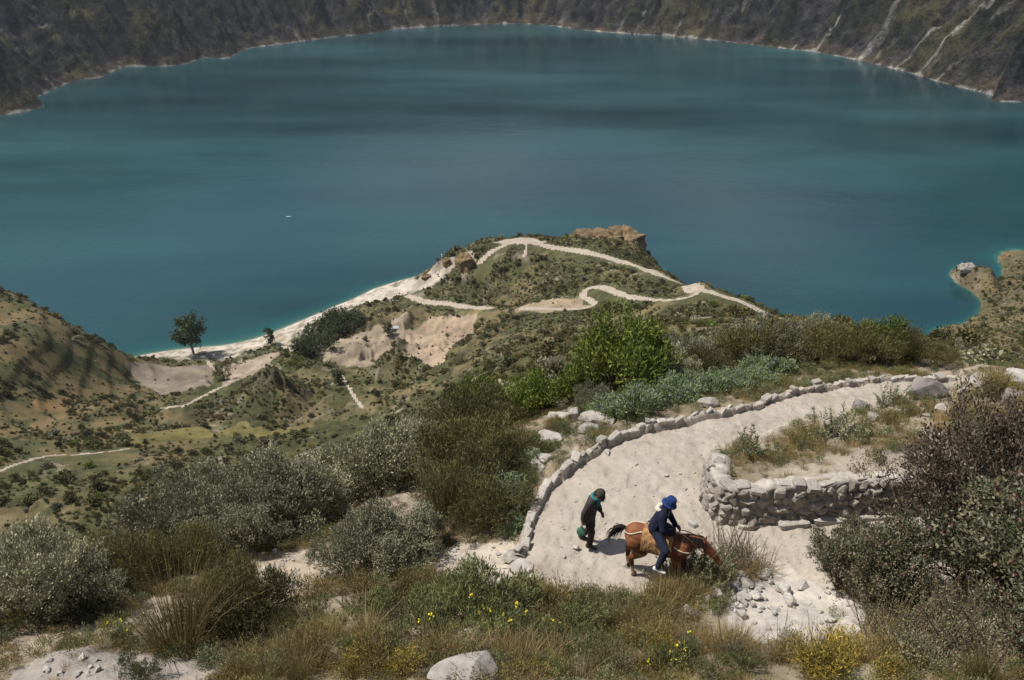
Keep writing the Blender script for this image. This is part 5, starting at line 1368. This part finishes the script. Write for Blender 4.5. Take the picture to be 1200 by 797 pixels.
for x_, y_ in ((-.53 + .06 + .015, -.13), (-.53 - .10 + .015, .13), (.45 - .08 + .015, -.12), (.45 + .12 + .015, .12)):
    part('hoof', lathe('hoof', [(0.001, 0.0), (.062, 0.0), (.055, .04), (.047, .075), (.001, .08)], 16), M_HOOF, ho, (x_, y_, 0.0))
def hair_strands(name, roots, dirs, L, W, seed, sag=.6):
    g = np.random.default_rng(seed); V_ = []; F_ = []
    for k, (r_, d_) in enumerate(zip(roots, dirs)):
        r_ = np.array(r_); d_ = np.array(d_) / np.linalg.norm(d_); s = unit(np.cross(d_, g.normal(size=3))); l_ = L * g.uniform(.7, 1.15); b = len(V_)
        for f in (0, .35, .7, 1.0):
            c = r_ + d_ * l_ * f + np.array([0, 0, -sag]) * l_ * f * f; w_ = W * (1 - .75 * f); V_ += [c - s * w_, c + s * w_]
        for q in range(3): F_.append((b + 2 * q, b + 2 * q + 1, b + 2 * q + 3, b + 2 * q + 2))
    return np_mesh(name, V_, F_, True)
g = np.random.default_rng(5)
rt = []; dr = []
for f in np.linspace(0, 1, 170):
    i = min(int(f * 2.999), 2); q = np.array(neck[i]) * (1 - (f * 3 - i)) + np.array(neck[i + 1]) * (f * 3 - i); hz = [.20, .155, .125, .09]; top = hz[i] * (1 - (f * 3 - i)) + hz[i + 1] * (f * 3 - i)
    for sgn in (-1, 1): rt.append(q + np.array([g.normal() * .01, 0.01 * sgn, top - .005])); dr.append((g.normal() * .3 - .2, sgn * .8 + g.normal() * .2, .35))
part('mane', hair_strands('mane', rt, dr, .15, .009, 6, .9), M_BLACKH, ho)
tl = [(-.72, 0, 1.10), (-.84, 0, 1.10), (-.95, .01, 1.00), (-1.00, .02, .86)]
tail = part('tail', blob('tail', chain(tl, [.035, .055, .065, .045]), 0.010, 2), M_BLACKH, ho)
rt = []; dr = []
for k in range(240):
    f = g.uniform(.15, 1); i = min(int(f * 2.999), 2); q = np.array(tl[i]) * (1 - (f * 3 - i)) + np.array(tl[i + 1]) * (f * 3 - i); rt.append(q + g.normal(size=3) * .03); dr.append((-.5 + g.normal() * .2, g.normal() * .2, -.5))
part('tail_hair', hair_strands('tail_hair', rt, dr, .20, .007, 8, .6), M_BLACKH, tail)
from mathutils.bvhtree import BVHTree
bvh = BVHTree.FromPolygons([v.co[:] for v in hme.vertices], [pl.vertices[:] for pl in hme.polygons])
def hug(pts, off):
    out = []
    for q in smooth_line(pts, 5):
        c, n_, i_, d_ = bvh.find_nearest(Vector(q)); out.append(c + n_ * off)
    return out
def strip(name, pts, off, r): return tube_mesh(name, hug(pts, off), r, 6)
# shaggy saddle blanket: a curved pad over the barrel
V_ = []; F_ = []; nu, nv_ = 22, 26
for lay in (0, 1):
    for i in range(nu):
        x_ = -.36 + .62 * i / (nu - 1)
        for j in range(nv_):
            a = -1.75 + 3.5 * j / (nv_ - 1); q = Vector((x_, math.sin(a) * .6, .95 + math.cos(a) * .6)); hit = bvh.ray_cast(q, Vector((x_, 0, .95)) - q)
            c = hit[0] if hit[0] else q; n_ = (q - Vector((x_, 0, .95))).normalized(); V_.append(c + n_ * (.008 + lay * (.028 + .012 * math.sin(x_ * 37) * math.sin(a * 11))))
for lay in (0, 1):
    b = lay * nu * nv_
    for i in range(nu - 1):
        for j in range(nv_ - 1): F_.append((b + i * nv_ + j, b + i * nv_ + j + 1, b + (i + 1) * nv_ + j + 1, b + (i + 1) * nv_ + j))
bl = part('saddle_blanket', np_mesh('saddle_blanket', V_, F_, True), M_FLEECE, ho)
rt = [V_[nu * nv_ + k] for k in g.choice(nu * nv_, 900)]; dr = [(v - Vector((v[0], 0, .95))).normalized() * .6 + Vector((g.normal() * .5, g.normal() * .5, -.3)) for v in rt]
part('fleece', hair_strands('fleece', rt, dr, .045, .006, 9, .4), M_FLEECE, bl)
part('saddle', blob('saddle', [((-.14, 0, 1.255), (.10, .13, .04), (.16, 0, 1.255), (.10, .11, .04)), ((-.20, -.08, 1.30), .04, (-.20, .08, 1.30), .04), ((.22, 0, 1.27), .045, (.25, 0, 1.36), .032), ((.02, -.27, 1.08), (.10, .03, .10)), ((.02, .27, 1.08), (.10, .03, .10))], 0.012, 3), M_LEATH, ho)
for sgn in (-1, 1):
    part('stirrup_strap', tube_mesh('stirrup_strap', [(.06, sgn * .29, 1.08), (.13, sgn * .36, .85), (.17, sgn * .38, .62)], .012), M_LEATH, ho)
    part('crupper_strap', strip('crupper_strap', [(-.20, sgn * .08, 1.30), (-.42, sgn * .20, 1.25), (-.62, sgn * .22, 1.15), (-.76, sgn * .05, 1.06)], .012, .012), M_STRAP, ho)
part('girth', strip('girth', [(.10, -.30, .95), (.12, -.2, .66), (.12, 0, .60), (.12, .2, .66), (.10, .30, .95)], .010, .016), M_LEATH, ho)
part('breast_collar', strip('breast_collar', [(.30, -.25, 1.10), (.55, -.2, 1.0), (.70, 0, .92), (.55, .2, 1.0), (.30, .25, 1.10)], .010, .014), M_STRAP, ho)
part('bridle', strip('bridle', [(1.07, -.09, .96), (.95, -.1, 1.06), (.86, -.09, 1.18), (.84, 0, 1.30), (.86, .09, 1.18), (.95, .1, 1.06), (1.07, .09, .96), (1.13, 0, 1.03), (1.07, -.09, .96)], .008, .010), M_LEATH, ho)
part('reins', tube_mesh('reins', [(1.10, -.07, .92), (.82, -.14, 1.12), (.54, -.10, 1.30), (.34, 0, 1.36), (.54, .10, 1.30), (.82, .14, 1.12), (1.10, .07, .92)], .009), M_LEATH, ho)

# ---- the rider (same local frame as the horse)
rd = tag(empty('person', HORSE.translation, HA), 'person in a navy jacket and blue brimmed hat riding the chestnut horse', 'person')
rd.location = HORSE @ Vector((-0.10, 0, 0)); rd.location.z = HORSE.translation.z - 0.05
head = (.19, 0, 2.02); hf = (.90, -.10, -.38); hu = (.38, 0, .92)
def leg(s): return (0, s * .11, 1.36), (.26, s * .34, 1.10), (.15, s * .39, .68)
def arm(s): return (.10, s * .19, 1.82), (.16, s * .28, 1.56), (.36, s * .12, 1.42)
torso = [((-.02, -.07, 1.38), .115, (.05, -.07, 1.6), .11), ((-.02, .07, 1.38), .115, (.05, .07, 1.6), .11), ((.05, -.07, 1.6), .11, (.09, -.09, 1.80), .10), ((.05, .07, 1.6), .11, (.09, .09, 1.80), .10), ((.09, 0, 1.82), .08, (.16, 0, 1.95), .055)]
caps_ = torso + head_caps(head, hf, hu)
for s in (-1, 1):
    a, b, c = leg(s); caps_ += chain([a, b, c], [.09, .062, .042]) + [((.13, s * .39, .63), .04, (.28, s * .41, .60), .03)]
    a, b, c = arm(s); caps_ += chain([a, b, c], [.06, .045, .03]) + finger_caps(c, (.8, -s * .4, -.2), (.2, s * .3, .9), (-.2, -s * .8, -.4), 1.2)
part('body', blob('body', caps_, 0.008, 2), M_SKIN, rd)
tr = [((-.03, -.07, 1.36), .135, (-.03, .07, 1.36), .135)]; jk = [((-.03, -.07, 1.40), .15, (.05, -.07, 1.62), .14), ((-.03, .07, 1.40), .15, (.05, .07, 1.62), .14), ((.05, -.07, 1.62), .14, (.085, -.10, 1.80), .12), ((.05, .07, 1.62), .14, (.085, .10, 1.80), .12), ((.085, 0, 1.80), .12, (.12, 0, 1.87), .09)]
for s in (-1, 1):
    a, b, c = leg(s); tr += [(a, .12, b, .09), (b, .09, (.16, s * .388, .70), .068)]
    a, b, c = arm(s); jk += [(a, .09, b, .075), (b, .075, (.34, s * .128, 1.425), .055)]
    part('shoe', blob('shoe', [((.10, s * .39, .63), .052, (.30, s * .412, .595), .042), ((.14, s * .39, .68), .05, (.12, s * .39, .64), .05)], 0.011, 2), M_SHOE, rd)
part('trousers', blob('trousers', tr, 0.013, 3), M_JEAN, rd); part('jacket', blob('jacket', jk, 0.013, 3), M_NAVY, rd)
part('hood', blob('hood', [((-.01, -.08, 1.88), .045, (-.04, 0, 1.84), .055), ((-.04, 0, 1.84), .055, (-.01, .08, 1.88), .045), ((-.01, -.08, 1.88), .045, (.10, -.11, 1.86), .04), ((-.01, .08, 1.88), .045, (.10, .11, 1.86), .04), ((.10, -.11, 1.87), .04, (.18, -.05, 1.78), .035), ((.10, .11, 1.87), .04, (.18, .05, 1.78), .035)], 0.011, 3), M_CREAM, rd)
part('hair', blob('hair', [(Vector(head) - Vector(hf) * .03 + Vector(hu) * .02, .10), (Vector(head) - Vector(hf) * .05, .075, Vector(head) - Vector(hf) * .06 - Vector(hu) * .08, .06)], 0.011, 2), M_HAIR, rd)
hat = part('hat', lathe('hat', [(0.001, .125), (.055, .124), (.088, .112), (.098, .085), (.108, .03), (.113, .0), (.138, -.022), (.158, -.042), (.156, -.050), (.135, -.030), (.108, -.01)], 32, .04, 3), M_BLUE, rd, Vector(head) + Vector(hu) * .05 - Vector(hf) * .01, (0, math.radians(20), 0))
part('hat_band', lathe('hat_band', [(.1135, .004), (.1125, .03), (.111, .03), (.112, .004)], 32, .04, 3), M_NAVY, hat)

#@@FAR
# ------------------------------------------------------------------ trees by the shore
def tree(name, u, v, H, R, key, seed, label, cat='tree', group=None, crown0=0.3, nclump=90, nleaf=16, leaf=0.05, pale=False, slim=1.0):
    g = np.random.default_rng(seed); h = hits([(u, v)])[0]
    root = tag(empty(name, (h[0], h[1], h[2] - 0.1), g.uniform(0, 6)), label, cat, group)
    segs = []; tip = np.array([g.normal() * .04 * H, g.normal() * .04 * H, H * .85]); prev = np.zeros(3); k = 6
    tr_ = [np.zeros(3)] + [tip * (i / k) + g.normal(size=3) * .012 * H * np.array([1, 1, 0]) for i in range(1, k + 1)]
    for i in range(k): segs.append((tr_[i], tr_[i + 1], H * .036 * (1 - i / k * .8), H * .036 * (1 - (i + 1) / k * .8)))
    C = []
    nb = 14
    for b in range(nb):
        f = crown0 + (1 - crown0) * (b + .5) / nb; i = min(int(f * k), k - 1); o_ = tr_[i] + (tr_[i + 1] - tr_[i]) * (f * k - i)
        an = b * 2.4 + g.normal() * .3; reach = R * slim * (0.55 + .6 * math.sin(math.pi * min(max((f - crown0) / (1 - crown0), .08), .95)) ** .7) * g.uniform(.5, 1.3)
        e = o_ + np.array([math.cos(an) * reach, math.sin(an) * reach, reach * g.uniform(.2, .7)]); segs.append((o_, e, H * .010, H * .003))
        for q in range(nclump // nb + 1):
            fr = g.uniform(.35, 1.08); C.append(o_ + (e - o_) * fr + g.normal(size=3) * R * .16)
    C = np.array(C); P = np.repeat(C, nleaf, 0) + g.normal(size=(len(C) * nleaf, 3)) * R * .10
    V_, F_ = leaves(P, unit(g.normal(size=P.shape) + np.array([0, 0, -.2])), H * leaf * g.uniform(.6, 1.3, len(P)), H * leaf * .55, g)
    part('crown', mk('crown', V_, F_, np.repeat(np.clip(.5 * np.repeat(g.random(len(C)), nleaf) + .5 * g.random(len(P)), 0, 1), 4), LM[key]), None, root)
    tv, tf = tubes(segs); part('trunk', np_mesh('trunk', tv, tf, True), M_PALEBARK if pale else M_TWIG, root)
    return root
tree('eucalyptus_tree', 227, 416, 27, 8.0, 'eucal', 900, 'large eucalyptus with pale trunk standing alone at the lake shore', crown0=.28, nclump=210, nleaf=17, leaf=.05, pale=True)
tree('eucalyptus_tree', 318, 404, 13, 2.6, 'eucal', 901, 'slim dark tree standing alone on the pale beach', crown0=.15, nclump=70, leaf=.07)
tree('small_tree', 397, 450, 9, 2.4, 'eucal', 902, 'small dark tree at the head of the narrow trail', crown0=.12, nclump=70, leaf=.08)
tree('small_tree', 455, 393, 9, 3.0, 'eucal', 903, 'dark tree beside the small white-walled house', crown0=.15, nclump=70, leaf=.08)
tree('small_tree', 262, 447, 9, 5.0, 'farbush', 904, 'broad low tree at the edge of the pinkish field', crown0=.12, nclump=70, leaf=.09)
tree('small_tree', 350, 432, 8, 4.0, 'green', 905, 'pale green spreading tree beside the conical hillock', crown0=.12, nclump=50, leaf=.09)
k = 0
while k < 44:
    u = random.uniform(342, 424); v = random.uniform(374, 418)
    if abs((u - 384) / 38) ** 2 + abs((v - 397 + (u - 384) * .45) / 17) ** 2 > 1: continue
    tree('grove_tree', u, v, random.uniform(6, 9.5), random.uniform(3.0, 4.6), 'eucal', 920 + k, 'dark green tree in the dense grove above the beach', 'tree', 'grove above the beach', .1, 42, 12, .11); k += 1

# ------------------------------------------------------------------ small house, marker, boat
def plainmat(name, c, sc=0.8):
    m, t, p, o = newmat(name); n_ = noise(t, pos(t), sc, 5)
    t.links.new(ramp(t, n_, [(.3, tuple(x * .75 for x in c)), (.7, tuple(x * 1.1 for x in c))]), p.inputs['Base Color']); return m
M_WALLW = plainmat('whitewash', (0.55, 0.53, 0.50)); M_ROOFG = plainmat('grey_roof', (0.42, 0.43, 0.44)); M_DOOR = plainmat('dark_door', (0.06, 0.04, 0.03)); M_WHITEP = plainmat('white_paint', (0.75, 0.75, 0.74)); M_GLASSD = plainmat('dark_pane', (0.03, 0.035, 0.04))
def box_mesh(name, x0, x1, y0, y1, z0, z1, bev=0.0):
    bm = bmesh.new(); bmesh.ops.create_cube(bm, size=1.0)
    for v in bm.verts: v.co = ((x0 + x1) / 2 + v.co.x * (x1 - x0), (y0 + y1) / 2 + v.co.y * (y1 - y0), (z0 + z1) / 2 + v.co.z * (z1 - z0))
    if bev: bmesh.ops.bevel(bm, geom=bm.edges[:], offset=bev, segments=1, affect='EDGES')
    return bm_mesh(name, bm)
h = hits([(463, 386)])[0]
hs_ = tag(empty('house', (h[0], h[1], h[2] - 0.4), math.radians(12)), 'small white-walled house with a pale grey roof beside the grove', 'house'); hs_.scale = (0.62, 0.62, 0.62)
bm = bmesh.new(); vs = [bm.verts.new(q) for q in [(-4, -2.4, 0), (4, -2.4, 0), (4, 2.4, 0), (-4, 2.4, 0), (-4, -2.4, 2.9), (4, -2.4, 2.9), (4, 2.4, 2.9), (-4, 2.4, 2.9), (-4, 0, 4.2), (4, 0, 4.2)]]
for f in ((0, 1, 5, 4), (1, 2, 6, 9, 5), (2, 3, 7, 6), (3, 0, 4, 8, 7)): bm.faces.new([vs[i] for i in f])
part('wall', bm_mesh('wall', bm), M_WALLW, hs_)
for s in (-1, 1):
    bm = bmesh.new(); q = [(-4.4, s * 2.9, 2.68), (4.4, s * 2.9, 2.68), (4.4, 0, 4.32), (-4.4, 0, 4.32)]; a = [bm.verts.new(x_) for x_ in q]; b = [bm.verts.new((x_[0], x_[1], x_[2] + .12)) for x_ in q]
    bm.faces.new(a); bm.faces.new(b)
    for i in range(4): bm.faces.new((a[i], a[(i + 1) % 4], b[(i + 1) % 4], b[i]))
    bmesh.ops.recalc_face_normals(bm, faces=bm.faces); part('roof', bm_mesh('roof', bm), M_ROOFG, hs_)
part('door', box_mesh('door', -.5, .5, -2.46, -2.38, 0, 2.0), M_DOOR, hs_)
for x_ in (-2.6, 2.4): part('window', box_mesh('window', x_ - .5, x_ + .5, -2.46, -2.38, 1.1, 2.0), M_GLASSD, hs_)
h = hits([(518, 305)])[0]; mk_ = tag(empty('marker_post', (h[0], h[1], h[2] + 2.0)), 'small white marker on the pale crag above the beach', 'marker')
part('post', box_mesh('post', -.35, .35, -.35, .35, -3.5, 2.2, .05), M_WHITEP, mk_); part('cap', lathe('cap', [(.001, 2.9), (.5, 2.35), (.55, 2.2), (.001, 2.2)], 12), M_WHITEP, mk_)
h = hits([(338, 254)])[0]; bt = tag(empty('kayak', (h[0], h[1], 0.0), math.radians(10)), 'tiny white kayak alone on the open lake', 'kayak')
V_ = []; F_ = []; nn_ = 15
for i in range(nn_):
    f = i / (nn_ - 1) * 2 - 1; wd = .42 * (1 - abs(f) ** 2.4) + .01
    for a in np.linspace(0, 2 * math.pi, 10, endpoint=False): V_.append((f * 2.3, wd * math.cos(a), .12 + .10 * abs(f) ** 3 + (.22 if math.sin(a) > 0 else .26) * math.sin(a) * (1 - .5 * abs(f) ** 3)))
for i in range(nn_ - 1):
    for j in range(10): F_.append((i * 10 + j, i * 10 + (j + 1) % 10, (i + 1) * 10 + (j + 1) % 10, (i + 1) * 10 + j))
part('hull', np_mesh('hull', V_, F_, True), M_WHITEP, bt); part('seat', blob('seat', [((-.5, 0, .35), (.25, .22, .08)), ((-.75, 0, .45), (.06, .2, .18))], .04, 1), M_WHITEP, bt)

# ------------------------------------------------------------------ thin lake haze
bm_h = box_mesh('haze', -2700, 2700, -400, 3200, -60, 620)
m = bpy.data.materials.new('haze_air'); m.use_nodes = True; m.node_tree.nodes.clear()
pv = m.node_tree.nodes.new('ShaderNodeVolumePrincipled'); mo = m.node_tree.nodes.new('ShaderNodeOutputMaterial'); m.node_tree.links.new(pv.outputs[0], mo.inputs['Volume'])
pv.inputs['Color'].default_value = (0.80, 0.87, 1.0, 1); pv.inputs['Density'].default_value = 0.000035; pv.inputs['Anisotropy'].default_value = 0.2
tag(link('haze', bm_h, m), kind='stuff')
#@@END
